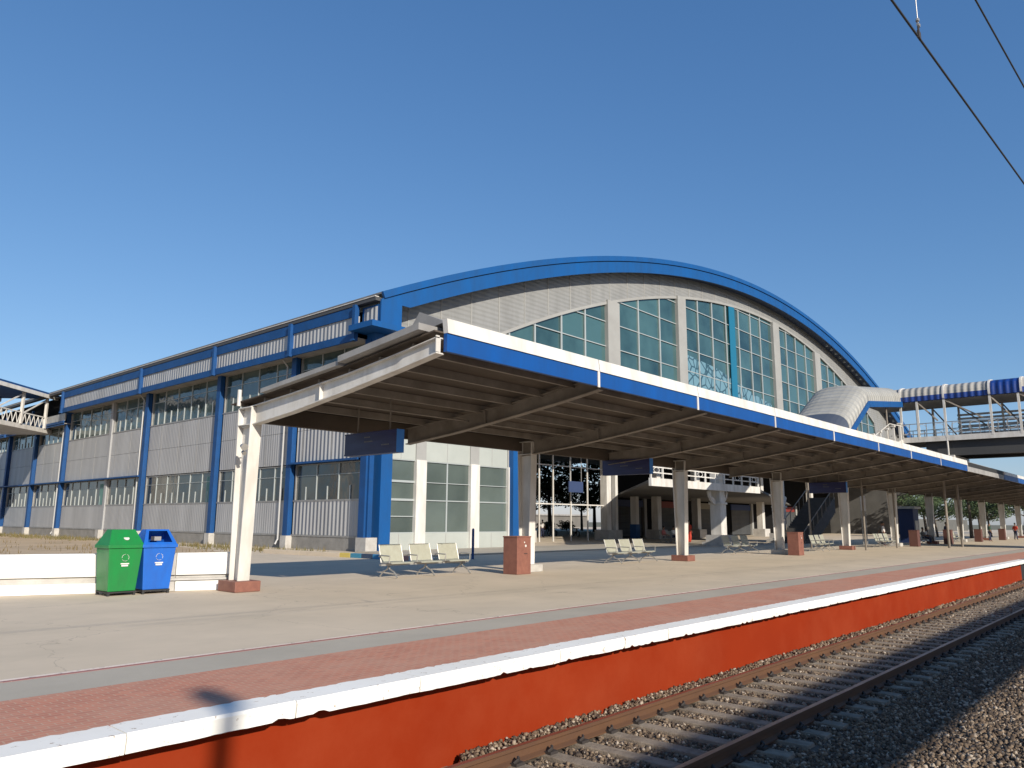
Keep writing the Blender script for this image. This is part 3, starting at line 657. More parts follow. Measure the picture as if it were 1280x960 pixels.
# side facade
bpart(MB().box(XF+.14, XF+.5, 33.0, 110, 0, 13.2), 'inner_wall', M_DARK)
bpart(MB().box(XF-.02, XF+.3, 32.9, 110, 0, .80), 'plinth', M_CONC2)
for i in range(len(posts)-1):
    y0, y1 = posts[i][0]+.32, posts[i+1][0]-.32
    if i == 0: y0 = 33.3
    if posts[i][1]: y0 += .05
    ridg = M_SIDE2 if i in (0, 6, 7) else M_SIDE
    far = i >= 5
    zt = 10.2 if i >= 5 else 11.3
    bpart(MB().box(XF-.01, XF+.1, y0, y1, .80, 2.66), 'lower_cladding', ridg)
    bpart(MB().box(XF-.01, XF+.1, y0, y1, 4.86, 6.80), 'middle_cladding', M_SIDE2 if i == 0 else M_SIDE)
    bpart(MB().box(XF-.01, XF+.1, y0, y1, 6.82, 8.62), 'middle_cladding', M_SIDE2 if i in (0,) else M_SIDE)
    bpart(MB().box(XF-.05, XF+.1, y0, y1, .70, .79), 'drip_flashing', M_STEEL)
    for (z0, z1, glass) in ((2.72, 4.80, M_DGLASS), (8.70, zt, M_UGLASS)):
        L_ = y1-y0; n = max(3, round(L_/(1.9 if z0 < 5 else 2.2))); zm = z0+(z1-z0)*.68
        cells = []
        for k in range(n):
            ya, yb = y0+L_*k/n, y0+L_*(k+1)/n
            cells += [[(ya, z0), (yb, z0), (yb, zm), (ya, zm)], [(ya, zm), (yb, zm), (yb, z1), (ya, z1)]]
        w_ = panes('window', cells, 0, XF+.08, P_DARK if z0 < 5 else P_SIDE, bd, OB)
        fr = MB().box(XF-.03, XF+.09, y0-.1, y1+.1, z0-.06, z0+.04)
        fr.box(XF+.0, XF+.09, y0, y1, z1-.05, z1)
        fr.box(XF-.02, XF+.09, y0, y0+.1, z0, z1).box(XF-.02, XF+.09, y1-.1, y1, z0, z1)
        bpart(fr, 'window_frame', M_STEEL, w_)
        mu = MB()
        for k in range(1, n):
            yy = y0+L_*k/n; mu.box(XF+.02, XF+.09, yy-.03, yy+.03, z0, z1)
        for k in range(n): 
            yy = y0+L_*(k+.5)/n; mu.box(XF+.03, XF+.085, yy-.035, yy+.035, z0, z0+(z1-z0)*.38)
        mu.box(XF+.035, XF+.088, y0, y1, z0+(z1-z0)*.68, z0+(z1-z0)*.68+.03)
        bpart(mu, 'mullion', M_MULL, w_)
        if z0 < 5 and i in (2, 3, 4, 5, 6, 7):
            cu = MB(); cu.box(XF+.045, XF+.058, y0+.15, y0+1.1, z0, z1-.3)
            bpart(cu, 'curtain', mat('teal_curtain', (.12, .24, .22), .8), w_)
    # seams on the cladding
    sm = MB()
    for k in range(1, int((y1-y0)/2.9)+1):
        yy = y0+2.9*k
        if yy < y1-.3: sm.box(XF-.02, XF+.02, yy-.025, yy+.025, 4.87, 8.6)
    if sm.v: bpart(sm, 'cladding_seam', M_STEEL)
for i, (y_, kind) in enumerate(posts):
    if kind:
        bpart(MB().box(XF-.12, XF+.3, y_-.22, y_+.22, .6, 11.3), 'facade_post', mat('grey_post', (.33, .33, .33), .6))
    else:
        ht = 10.3 if i > 5 else 11.35
        m = MB().box(XF-.25, XF+.02, y_-.16, y_+.16, .72, ht)
        m.box(XF-.33, XF-.25, y_-.24, y_+.24, .72, ht)
        bpart(m, 'facade_post', M_BLUE2)
        bpart(MB().box(XF-.2, XF+.1, y_+.17, y_+.26, .72, ht), 'post_trim', M_WHITE2)
    bpart(MB().box(XF-.42, XF+.1, y_-.3, y_+.3, 0, .72), 'post_base', M_FOOT)
for y_ in (41.0, 61.6, 79.1):
    bpart(MB().tube([(XF-.5, y_, 11.3), (XF-.14, y_, 10.9), (XF-.14, y_, .5), (XF-.3, y_, .2)], .055, 8), 'downpipe', M_SIDE)
# blue ledge over lower windows
for a, b in ((33.2, 40.0), (60.8, 110)):
    bpart(MB().box(XF-.45, XF+.05, a, b, 4.82, 4.93), 'window_ledge', M_BLUE2)
# overhanging upper box (ends at the far stair tower)
XO = 24.2
bx_ = [(32.2, 39.4), (39.4, 48.7), (48.7, 60.4), (60.4, 77.5)]
bpart(MB().box(XO+.06, XF+.3, 33.0, 77.5, 11.30, 11.36), 'overhang_soffit', M_GREYROOF)
bpart(MB().box(XO, XO+.12, 33.0, 77.5, 11.20, 11.62), 'overhang_bottom_beam', M_BLUE2)
bpart(MB().box(XO+.1, XO+.2, 33.0, 77.5, 11.62, 12.55), 'overhang_cladding', M_SIDE2)
bpart(MB().box(XO+.02, XO+.14, 33.0, 77.5, 12.55, 13.12), 'overhang_top_beam', M_BLUE2)
for y_ in (33.1, 39.4, 48.7, 60.4, 77.4):
    bpart(MB().box(XO-.16, XO+.1, y_-.12, y_+.12, 11.15, 13.15).box(XO-.2, XO+.0, y_-.18, y_+.18, 11.15, 11.3), 'overhang_bracket', M_BLUE2)
bpart(MB().box(XO, XF+.3, 77.4, 77.6, 11.2, 13.1), 'overhang_end', M_BLUE2)
# lower box beyond
bpart(MB().box(XO+.3, XF+.3, 77.7, 110, 10.25, 10.32), 'overhang_soffit', M_GREYROOF)
bpart(MB().box(XO+.3, XO+.4, 77.7, 110, 10.15, 10.55), 'overhang_bottom_beam', M_BLUE2)
bpart(MB().box(XO+.4, XO+.5, 77.7, 110, 10.55, 11.25), 'overhang_cladding', M_SIDE2)
for y_ in (86.4, 94.9): bpart(MB().box(XO+.15, XO+.35, y_-.12, y_+.12, 10.1, 12.2), 'overhang_bracket', M_BLUE2)

# arch roof
YG = 32.5; YO = 31.3
def arc_out(x): return 25.46 - .00447*(x-75.9)**2      # outer top edge on plane YO
def frange(a, b, n): return [a+(b-a)*i/(n-1) for i in range(n)]
XL, XR = 24.5, 127.5
ax = frange(XL, XR, 70)
outer = [(x, arc_out(x)) for x in ax]
# perpendicular inset for the face depth
def inset(pts, d):
    o = []
    for i, (x, z) in enumerate(pts):
        x0, z0 = pts[max(0, i-1)]; x1, z1 = pts[min(len(pts)-1, i+1)]
        t = Vector((x1-x0, z1-z0)).normalized(); o.append((x+t.y*d, z-t.x*d))
    return o
def face_depth(x): return 1.25+.0*x
inner = inset(outer, 1.25)
ki = [i for i, p in enumerate(inner) if p[0] > XL+1.42]
upper_band = inset(outer, .38)
m = MB().strip(upper_band, outer, 1, YO-.10, YO+.06)
bpart(m, 'roof_edge_trim', M_BLUE)
lowb = inset(outer, .43)
bpart(MB().strip([inner[i] for i in ki], [lowb[i] for i in ki], 1, YO, YO+.12), 'arch_fascia', M_BLUE)
bpart(MB().prism([(XL, 11.95), (XL+1.42, 11.95), (XL+1.42, inner[ki[0]][1]), inner[ki[0]], lowb[ki[0]], (XL, lowb[0][1])], 1, YO, YO+.12), 'fascia_return', M_BLUE)
bpart(MB().strip(inset(outer, .42), inset(outer, .385), 1, YO+.02, YO+.08), 'fascia_gap', M_BLACK)
bpart(MB().box(XL-.75, XL+1.5, YO-.25, YG+.6, 11.62, 11.93).box(XL+.3, XL+1.0, YG-.35, YG+.3, 11.0, 11.62), 'corner_box_base', M_BLUE)
bpart(MB().box(XL-.0, XL+1.3, YO+.2, YG+.4, 11.93, 13.0), 'corner_box', M_BLUE2)
bpart(MB().box(XL-.02, XL-.0, YO+.3, YG+.2, 12.0, 12.9), 'corner_louver', M_SIDE2)
# roof skin and soffit
bpart(MB().strip(inset(outer, .10), outer, 1, YO+.06, 110), 'roof_sheet', M_GREYROOF)
sof_o = inset(outer, .9)
bpart(MB().strip(inset(outer, 1.0), sof_o, 1, YO+.12, YG+.05), 'roof_soffit', mat('soffit_navy', (.02, .04, .09), .6))
ed = thing  # eave gutter along the side
bpart(MB().box(XL-.32, XL+.1, YO+.1, 110, 13.14, 13.34), 'eave_gutter', mat('dark_gutter', (.06, .06, .06), .6))
bpart(MB().box(XL-.36, XL-.1, YO+.1, 110, 13.34, 13.38), 'eave_flashing', M_WHITE2)
m = MB()
for i in range(46, 64):
    x, z = inset(outer, 1.3)[i]
    m.tube([(x, YO+.5, z+.3), (x, YO+.5, z-.02)], [.10, .16], 8)
bpart(m, 'soffit_light', M_MULL)

# gable wall
def win_top(x):
    c = .0056 if x < 76.5 else .0063
    return 23.1 - c*(x-76.5)**2
WX0, WX1, WZ0 = 33.0, 112.0, 12.0
def wt(x): return max(win_top(x), WZ0)
gx = frange(25.4, 128.5, 110)
def gtop(x):
    # roof line scaled from the plane YO to the wall plane, minus face depth
    return arc_out(x)-.55
low = [(x, wt(x) if WX0 <= x <= WX1 else WZ0) for x in gx]; hi = [(x, max(gtop(x), wt(x)+.01)) for x in gx]
bpart(MB().strip(low, hi, 1, YG, YG+.25), 'gable_cladding', M_GABLE)
m = MB()
for k, x in enumerate(frange(27.4, 126, 40)):
    b = wt(x) if WX0 <= x <= WX1 else WZ0
    t = gtop(x)
    if t > b+.2: bpart(MB().box(x-.04, x+.04, YG-.03, YG, b, t), 'gable_seam', M_PIER)
# trim along the window arch
wx = frange(33.2, 111.5, 60)
bpart(MB().strip([(x, wt(x)-.12) for x in wx], [(x, wt(x)+.10) for x in wx], 1, YG-.06, YG+.3), 'window_arch_trim', M_PIER)
piers = [(WX0-1, WX0), (47.1, 48.7), (57.9, 59.3), (78.3, 79.9), (90.2, 91.9), (102.5, 103.8), (WX1, WX1+1)]
for a, b in piers[1:-1]:
    bpart(MB().box(a, b, YG-.18, YG+.3, WZ0, wt((a+b)/2)), 'pier', M_PIER)
for (a, b) in zip(piers[:-1], piers[1:]):
    x0, x1 = a[1], b[0]
    if wt(x0) <= WZ0 and wt(x1) <= WZ0: continue
    mu = MB(); n = max(2, round((x1-x0)/2.75)); mx_ = [x0]+[x0+(x1-x0)*k/n+random.uniform(-.25, .25) for k in range(1, n)]+[x1]; cells = []
    zs_ = [WZ0]+[WZ0+.9+1.95*k for k in range(7)]
    for xa, xb in zip(mx_[:-1], mx_[1:]):
        for za, zb in zip(zs_[:-1], zs_[1:]):
            q = frange(xa, xb, 7); up = [(x, min(zb, wt(x))) for x in q]
            if max(z for x, z in up) <= za+.02: continue
            cells.append([(x, za) for x in (xa, xb)]+[(x, max(z, za)) for x, z in up[::-1]])
    w_ = panes('window', cells, 1, YG+.14, P_TEAL, bd, OB)
    for x in mx_[1:-1]:
        if wt(x) > WZ0+.1: mu.box(x-.07, x+.07, YG+.02, YG+.12, WZ0, wt(x))
    z = WZ0+.9
    while z < 23:
        # clip transom to the arch
        lo, hi_ = None, None
        for x in frange(x0, x1, 80):
            if wt(x) > z: lo = x if lo is None else lo; hi_ = x
        if lo is not None: mu.box(lo, hi_, YG+.05, YG+.11, z-.035, z+.035)
        z += 1.95
    bpart(mu, 'mullion', M_MULL, w_)
# cyan post and patterned film inside the tallest window group
bpart(MB().box(68.1, 69.3, YG-.05, YG+.02, WZ0, wt(68.7)), 'cyan_column', M_CYAN)
pts = [(59.5, 16.2), (62, 16.3), (65, 15.9), (68, 15.4), (70, 15.0), (73, 14.7), (77.5, 13.9)]
bpart(MB().strip([(x, WZ0) for x, z in pts], [(x, z+.25*math.sin(x*3)) for x, z in pts], 1, YG+.085, YG+.10), 'patterned_film', M_PATT)

# gable ground floor, left bay
bpart(MB().box(25.5, 26.25, YG-.42, YG+.3, 0, 11.3), 'corner_pilaster', M_BLUE)
bpart(MB().box(24.75, 25.1, YG-.1, YG+.4, .7, 11.3), 'corner_post', M_BLUE2)
bpart(MB().box(24.72, 25.45, YG-.36, YG+.5, 0, .74), 'post_base', M_FOOT)
bpart(MB().box(26.25, 37.2, YG+.02, YG+.3, 4.95, 12.0), 'upper_panel', M_CREAM)
bpart(MB().box(26.25, 37.2, YG+.02, YG+.3, 0, .95), 'lower_panel', M_CREAM)
for x in (28.25, 32.55, 35.9):
    bpart(MB().box(x, x+.75, YG-.12, YG+.3, 0, 4.98), 'white_pilaster', M_WHITE)
    bpart(MB().box(x, x+.75, YG-.05, YG+.3, 4.98, 12), 'panel_pilaster', M_PIER)
def lwin(x0, x1, zs, vs):
    xe = [x0]+[v[0] for v in vs]+[x1]; ze = [.95]+sorted(z for z, t in zs)+[4.95]
    w_ = panes('window', [[(a, c), (b, c), (b, d), (a, d)] for a, b in zip(xe[:-1], xe[1:]) for c, d in zip(ze[:-1], ze[1:])], 1, YG+.12, P_GREEN, bd, OB)
    m = MB()
    for z, t in zs: m.box(x0, x1, YG+.04, YG+.10, z-t, z+t)
    for x, t in vs: m.box(x-t, x+t, YG+.05, YG+.099, .95, 4.95)
    m.box(x0, x1, YG+.03, YG+.1, .93, 1.0).box(x0, x1, YG+.03, YG+.1, 4.9, 4.97)
    bpart(m, 'mullion', M_MULL, w_)
lwin(26.25, 28.25, [(3.75, .06), (2.75, .06), (1.85, .025)], [])
lwin(29.0, 32.55, [(3.75, .02), (2.75, .03)], [(30.75, .05)])
lwin(33.3, 35.9, [(3.75, .02), (2.75, .035)], [])
m = MB()
for x in (27.2, 30.7, 34.5): m.box(x-.02, x+.02, YG+.012, YG+.02, 4.98, 12).box(x-.02, x+.02, YG+.012, YG+.02, 0, .92)
for z in (6.2, 7.5): m.box(26.25, 37.2, YG+.008, YG+.02, z-.02, z+.02)
bpart(m, 'panel_joint', M_PIER)
bpart(MB().box(36.0, 36.9, YG-.42, YG+.3, 0, 11.3), 'corner_pilaster', M_BLUE)
bpart(MB().box(36.95, 37.2, YG, 62, 0, 12), 'passage_wall', M_CREAM)
# wall strip above the open concourse and its ceiling
bpart(MB().box(37.2, 128, YG, YG+.3, 9.4, WZ0), 'upper_panel', M_PIER)
bpart(MB().box(37.2, 128, YG+.3, 62, 9.4, 9.6), 'concourse_ceiling', M_GREYROOF)
# concourse shops; the hall's shade is put into the near-black front
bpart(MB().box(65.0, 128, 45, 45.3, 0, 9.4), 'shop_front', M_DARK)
for x in (41.5, 57.4, 66, 74, 90, 106):
    c_ = MB().box(x-.35, x+.35, 39.6, 40.3, .9, 9.4)
    bpart(c_, 'concourse_column', M_WHITE2)
    bpart(MB().box(x-.75, x+.75, 39.2, 40.7, 0, .9), 'column_plinth', M_FOOT)
for x in (46.5, 58.6): bpart(MB().box(x-.2, x+.2, 39.6, 40.0, .9, 9.4), 'concourse_column', M_WHITE2); bpart(MB().box(x-.4, x+.4, 39.3, 40.3, 0, .9), 'column_plinth', M_FOOT)
bpart(MB().box(64.7, 65.4, 41.5, 42.2, 0, 1.4), 'column_band', M_BLUE); bpart(MB().box(64.75, 65.35, 41.55, 42.15, 1.4, 4.2), 'concourse_column', M_WHITE)
for x in (44.6, 48.0, 49.8, 52.2, 54.6): bpart(MB().box(x-.05, x+.05, 39.9, 40.0, 0, 9.4), 'passage_mullion', M_WHITE2)
bpart(MB().box(44.6, 57, 39.92, 39.99, 3.0, 3.1).box(44.6, 57, 39.92, 39.99, 6.2, 6.28), 'passage_transom', M_WHITE2)
for k, x in enumerate((68.5, 77.5, 86, 95, 110)):
    sh_ = bpart(MB().box(x-2.6, x+2.6, 44.9, 44.97, .1, 3.2), 'roller_shutter', ribbed('shutter_sheet', (.07, .075, .08), 2, .16, .5, .8))
    bpart(MB().box(x-2.8, x+2.8, 44.8, 44.98, 3.2, 3.9), 'shop_board', [mat('shop_board_blue', (.02, .04, .12), .6), mat('shop_board_red', (.16, .02, .015), .6), mat('shop_board_cream', (.2, .18, .14), .6)][k % 3])
    bpart(MB().box(x+2.9, x+3.4, 44.7, 45, 0, 4.1), 'shop_pier', M_PIER)
bpart(MB().box(127.6, 128, YG, 70, 0, 13), 'end_wall', mat('dull_end_wall', (.13, .125, .115), .9, noise=1, nscale=.6))

# ================================================================== MEZZANINE / stair landing under the canopy
mz = thing('stair_landing', 'white railed upper landing on bracketed columns behind the platform roof', 'landing', (48, 25.5, 0))
def mpart(mb, name, m, parent=None, **k):
    mb.v = [(x-48, y-25.5, z) for x, y, z in mb.v]; return mb.build(name, m, parent or mz, **k)
mpart(MB().add([(41.5, 25.5, 4.1), (57, 25.5, 4.1), (112, 45, 4.1), (66, 45, 4.1), (41.5, 25.5, 4.28), (57, 25.5, 4.28), (112, 45, 4.28), (66, 45, 4.28)], [(0,3,2,1),(4,5,6,7),(0,1,5,4),(1,2,6,5),(2,3,7,6),(3,0,4,7)]), 'landing_slab', mat('dark_slab_soffit', (.10, .095, .09), .9))  # slab shaped deep and wide to block sun from the shop wall
mpart(MB().box(41.3, 57.1, 25.3, 25.5, 3.85, 4.35), 'edge_beam', M_WHITE2)
rl = MB()
for x in frange(41.4, 57, 12): rl.box(x-.05, x+.05, 25.35, 25.45, 4.35, 5.5)
for z in (4.7, 5.05, 5.5): rl.box(41.4, 57, 25.37, 25.43, z-.035, z+.035)
mpart(rl, 'railing', M_WHITE)
for x in frange(42.1, 56.3, 6):
    o = MB(); 
    for k in range(8):
        a0, a1 = 2*math.pi*k/8, 2*math.pi*(k+1)/8
        o.bar((x+.35*math.cos(a0), 25.4, 4.87+.16*math.sin(a0)), (x+.35*math.cos(a1), 25.4, 4.87+.16*math.sin(a1)), .03, .03, (0, 1, 0))
    mpart(o, 'railing_ornament', M_WHITE)
def ocol(x, y_):
    mpart(MB().box(x-.9, x+.9, y_-.9, y_+.9, 0, .28).box(x-.7, x+.7, y_-.7, y_+.7, .28, .75), 'column_base', M_FOOT)
    mpart(MB().box(x-.42, x+.42, y_-.42, y_+.42, .75, 3.0).box(x-.5, x+.5, y_-.5, y_+.5, 2.9, 3.05).box(x-.38, x+.38, y_-.38, y_+.38, 3.05, 5.2), 'column', M_WHITE2, bevel=.03)
    br_ = MB()
    for s_ in (-1, 1):
        p = [(x+s_*.42, y_, 3.0), (x+s_*.7, y_, 3.1), (x+s_*1.15, y_, 3.4), (x+s_*1.35, y_, 3.85)]
        for q in range(3): br_.bar(p[q], p[q+1], .3, .16, (0, 1, 0))
    mpart(br_, 'bracket', M_WHITE2)
ocol(51.2, 25.9); ocol(64.6, 27.0)

# staircase rising behind the fourth column
st = thing('staircase', 'concrete staircase rising under the footbridge behind the columns', 'staircase', (66, 24, 0))
m = MB()
for k in range(22): m.box(0+k*.34-4, .34+k*.34-4, 0, 2.2, 0 if k < 8 else k*.175-1.2, .175*(k+1))
m.build('steps', M_STAIRD, st)
for y_ in (-.05, 2.25):
    r_ = MB()
    for k in range(0, 23, 3): r_.tube([(k*.34-4, y_, k*.175), (k*.34-4, y_, k*.175+1.0)], .03, 6)
    r_.tube([(-4, y_, 1.0), (3.5, y_, 22*.175+1.0)], .04, 6)
    r_.build('handrail', M_DUSTW, st)

# ================================================================== FOOTBRIDGE
fb = thing('footbridge', 'covered footbridge with blue and white ribbed roof crossing above the tracks', 'footbridge', (60, 10, 0))
def fpart(mb, name, m, parent=None, **k):
    mb.v = [(x-60, y-10, z) for x, y, z in mb.v]; return mb.build(name, m, parent or fb, **k)
FX0, FX1 = 60.0, 64.5
def barrel(xw0, xw1, ze, zc, t=.06, n=14, a0=0, a1=1):
    cx = (xw0+xw1)/2; hw = (xw1-xw0)/2
    lo, hi_ = [], []
    for i in range(n+1):
        u = a0+(a1-a0)*i/n; th = math.pi*(1-u)
        x = cx+hw*math.copysign(abs(math.cos(th))**.75, math.cos(th)); z = ze+(zc-ze)*math.sin(th)**.8
        lo.append((x, z)); hi_.append((x+.0, z+t))
    return lo, hi_
panels = [(15.6, 18.0, M_BRIDGEW, 0), (12.75, 15.55, M_BRIDGEW, 0), (9.98, 12.7, M_BRIDGEW, 0), (8.1, 9.9, M_BRIDGEB, 1), (5.6, 8.05, M_BRIDGEW, 0), (2.0, 5.5, M_BRIDGEB, 1), (-3, 1.9, M_BRIDGEW, 0), (-8, -3.1, M_BRIDGEB, 1)]
half = [(0, 10.32), (0, 10.5), (.015, 10.68), (.06, 10.9), (.16, 11.1), (.34, 11.26), (.7, 11.38), (1.4, 11.46), (2.25, 11.48)]
prof = [(FX0+a, z) for a, z in half]+[(FX1-a, z) for a, z in half[-2::-1]]
profo = [(x+(-.05 if x < 62 else .05)*(1 if z < 11.2 else .3), z+(.05 if z > 11 else .02)) for x, z in prof]
for y0, y1, m_, full in panels:
    k = 2 if not full else 0
    fpart(MB().strip(prof[k:len(prof)-k], profo[k:len(prof)-k], 1, y0, y1), 'roof_panel', m_, smooth=False)
    if not full:
        fpart(MB().strip(prof[:3], profo[:3], 1, y0, y1), 'roof_skirt', M_BRIDGEB)
        fpart(MB().strip(prof[-3:], profo[-3:], 1, y0, y1), 'roof_skirt', M_BRIDGEB)
    fpart(MB().strip(profo, [(x+(-.06 if x < 62 else .06), z+.06) for x, z in profo], 1, y1-.02, y1+.1), 'roof_joint', M_WHITE2)
fpart(MB().box(FX0+.1, FX1-.1, -8, 18.0, 10.28, 10.32), 'roof_lining', M_GREYROOF)
fpart(MB().box(FX0, FX0+.12, -8, 16.4, 7.38, 7.75), 'deck_edge_beam', M_WHITE2)
fpart(MB().box(FX1-.12, FX1, -8, 16.4, 7.38, 7.75), 'deck_edge_beam', M_WHITE2)
fpart(MB().box(FX0+.12, FX1-.12, -8, 24.0, 7.45, 7.6), 'deck', M_CONC2)
for x in (FX0+.5, FX1-.5): fpart(MB().box(x-.15, x+.15, -8, 14.2, 6.38, 7.42).box(x-.25, x+.25, -8, 14.2, 6.34, 6.42), 'girder', mat('dark_girder', (.05, .05, .05), .7))
py = [15.6, 14.5, 12.75, 9.95, 8.3, 5.6, 2.8, 0, -3, -6]
for i, y_ in enumerate(py):
    for x in (FX0+.05, FX1-.05): fpart(MB().box(x-.06, x+.06, y_-.07, y_+.07, 7.6, 10.35), 'roof_post', M_WHITE2)
for i in range(len(py)-1):
    y0, y1 = py[i], py[i+1]
    if y0-y1 < 1.5: continue
    fpart(MB().bar((FX0+.05, y0, 10.3), (FX0+.6, y1+.6, 8.9), .09, .09).bar((FX1-.05, y0, 10.3), (FX1-.05, y1, 7.8), .09, .09), 'diagonal_brace', M_DUSTW)
for x, nm in ((FX0+.02, 0), (FX1-.02, 1)):
    r_ = MB()
    for z in (7.95, 8.7): r_.box(x-.025, x+.025, -8, 16.4, z-.025, z+.025)
    for y_ in np.arange(-8, 16.4, .55 if nm == 0 else .8): r_.box(x-.02, x+.02, y_-.02, y_+.02, 7.75, 8.72)
    fpart(r_, 'railing', M_STEEL)
    o = MB()
    for k, y_ in enumerate(np.arange(-7.7, 16.2, 1.1)):
        for j in range(10):
            a0, a1 = 2*math.pi*j/10, 2*math.pi*(j+1)/10
            o.bar((x, y_+.33*math.cos(a0), 8.32+.33*math.sin(a0)), (x, y_+.33*math.cos(a1), 8.32+.33*math.sin(a1)), .03, .03, (1, 0, 0))
    fpart(o, 'railing_scroll', M_WHITE2)
# slatted pale screen on the far side
m = MB()
for k in range(7): m.box(FX1+.05, FX1+.08, -8, 12.9, 7.9+k*.28, 8.06+k*.28)
fpart(m, 'slat_screen', mat('pale_slats', (.55, .56, .56), .5))
# trestle posts through the platform roof
for x in (FX0+.3, FX1-.3):
    for y_ in (13.3,):
        fpart(MB().tube([(x, y_, 0), (x, y_, 6.1)], .085, 10), 'support_post', M_DUSTW)
fpart(MB().box(FX0-.1, FX1+.1, 12.4, 14.1, 6.1, 6.36), 'support_head', M_WHITE2)
fpart(MB().tube([(FX0+.05, 12.75, 6.3), (FX0+.05, 12.75, 10.3)], .06, 8), 'support_post', M_WHITE2)

# stair roof that drops from the bridge towards the hall
sr = thing('stair_roof', 'curved white ribbed roof over the footbridge stairs with one dark panel', 'roof', (54, 17, 9))
A0, A1 = (45.9, 5.75), (52.3, 9.45)      # eave from low to high
YA, YB = 15.5, 19.3
def along(u): return A0[0]+(A1[0]-A0[0])*u, A0[1]+(A1[1]-A0[1])*u
def vault(x0, z0, x1, z1, shift0, shift1, rise, t=.07, n=14):
    # cross-section steep at the eaves and flat on top; shift moves the low end of the crown back along x
    P = []
    for k in range(n+1):
        u = k/n; th = math.pi*u
        y_ = (YA+YB)/2-(YB-YA)/2*math.copysign(abs(math.cos(th))**.7, math.cos(th)); P.append((y_, math.sin(th)**.75))
    m = MB()
    for (ya, da), (yb, db) in zip(P[:-1], P[1:]):
        b_ = [(x0+shift0*da, ya, z0+rise*da), (x1+shift1*da, ya, z1+rise*da), (x1+shift1*db, yb, z1+rise*db), (x0+shift0*db, yb, z0+rise*db)]
        m.hexa(b_, [(a, b, c+t) for a, b, c in b_])
    m.v = [(x-54, y-17, z-9) for x, y, z in m.v]; return m
def rp(u0, u1, m_, name='roof_panel'):
    x0, z0 = along(u0); x1, z1 = along(u1)
    vault(x0, z0, x1, z1, .2, .2, 1.25).build(name, m_, sr)
rp(0, .12, M_STAIRR); rp(.122, .36, mat('translucent_dark_panel', (.07, .08, .10), .3), 'skylight_panel'); rp(.362, 1.0, M_STAIRR)
vault(52.31, 9.46, 59.9, 10.32, .2, .0, 1.2).build('roof_panel', ribbed('white_cross_ribbed_sheet', (.38, .37, .33), 0, .45, .5, .8, .0, dist=.05), sr)
MB().bar((A0[0]-54, YA-.05-17, A0[1]-.1-9), (A1[0]-54, YA-.05-17, A1[1]-.1-9), .08, .36).build('eave_trim', M_BLUE, sr)
MB().bar((A1[0]-54, YA-.05-17, A1[1]-.12-9), (60-54, YA-.05-17, 10.2-9), .08, .4).build('eave_trim', M_BLUE, sr)
for x, z in ((50.5, 8.3), (57, 9.9)):
    for y_ in (15.75, 19.1): MB().tube([(x-54, y_-17, 0-9), (x-54, y_-17, z-9)], .06, 8).build('roof_post', M_DUSTW, sr)
m = MB()
m.bar((52.4-54, 15.6-17, 5.9-9), (60-54, 15.6-17, 7.5-9), .05, .3)
m.bar((52.4-54, 15.6-17, 7.0-9), (57-54, 15.6-17, 8.5-9), .05, .05).bar((57-54, 15.6-17, 8.5-9), (60-54, 15.6-17, 8.6-9), .05, .05)
m.build('stair_railing', M_WHITE2, sr)
for k in range(5):
    x = 53+k*1.6; zb = 5.9+(x-52.4)*.21
    MB().box(x-54-.07, x-54+.07, 15.53-17, 15.67-17, zb-9, zb+1.3-9).box(x-54-.13, x-54+.13, 15.47-17, 15.73-17, zb+1.3-9, zb+1.42-9).build('railing_post', M_WHITE2, sr)

# ------------------------------------------------------------------ skybridge far left
sb = thing('covered_walkway', 'white trussed covered walkway with blue roof beyond the left end of the hall', 'walkway', (22.5, 84, 0), math.atan2(-.69, -.72))
def wb(mb, name, m_): return mb.build(name, m_, sb)
wb(MB().box(-2, 40, -3, 3, 13.3, 13.5), 'roof', M_BLUE2); wb(MB().box(-2, 40, -3.1, -3, 12.95, 13.3).box(-2, 40, 3, 3.1, 12.95, 13.3), 'roof_edge', M_WHITE)
wb(MB().box(-2, 40, -2.6, 2.6, 9.7, 10.1), 'deck', M_WHITE2)
m = MB(); r_ = MB()
for k in range(0, 11):
    for y_ in (-2.6, 2.6): m.box(k*3.8-.12, k*3.8+.12, y_-.1, y_+.1, 10.1, 13.0)
    if k < 10:
        r_.bar((k*3.8, -2.6, 13), (k*3.8+1.9, -2.6, 11.6), .1, .1).bar((k*3.8+3.8, -2.6, 13), (k*3.8+1.9, -2.6, 11.6), .1, .1).bar((k*3.8, 2.6, 12.9), (k*3.8+3.8, 2.6, 11), .1, .1)
wb(m, 'walkway_post', M_WHITE2); wb(r_, 'brace', M_WHITE2)
m = MB()
for y_ in (-2.6, 2.6):
    m.box(-2, 40, y_-.04, y_+.04, 11.1, 11.2)
    for x in np.arange(-2, 40, .7): m.bar((x, y_, 10.1), (x+.35, y_, 11.1), .05, .05).bar((x+.35, y_, 11.1), (x+.7, y_, 10.1), .05, .05)
wb(m, 'railing', M_WHITE)
wb(MB().box(8, 9, -2, 2, 0, 9.7).box(26, 27, -2, 2, 0, 9.7), 'support', M_WHITE2)

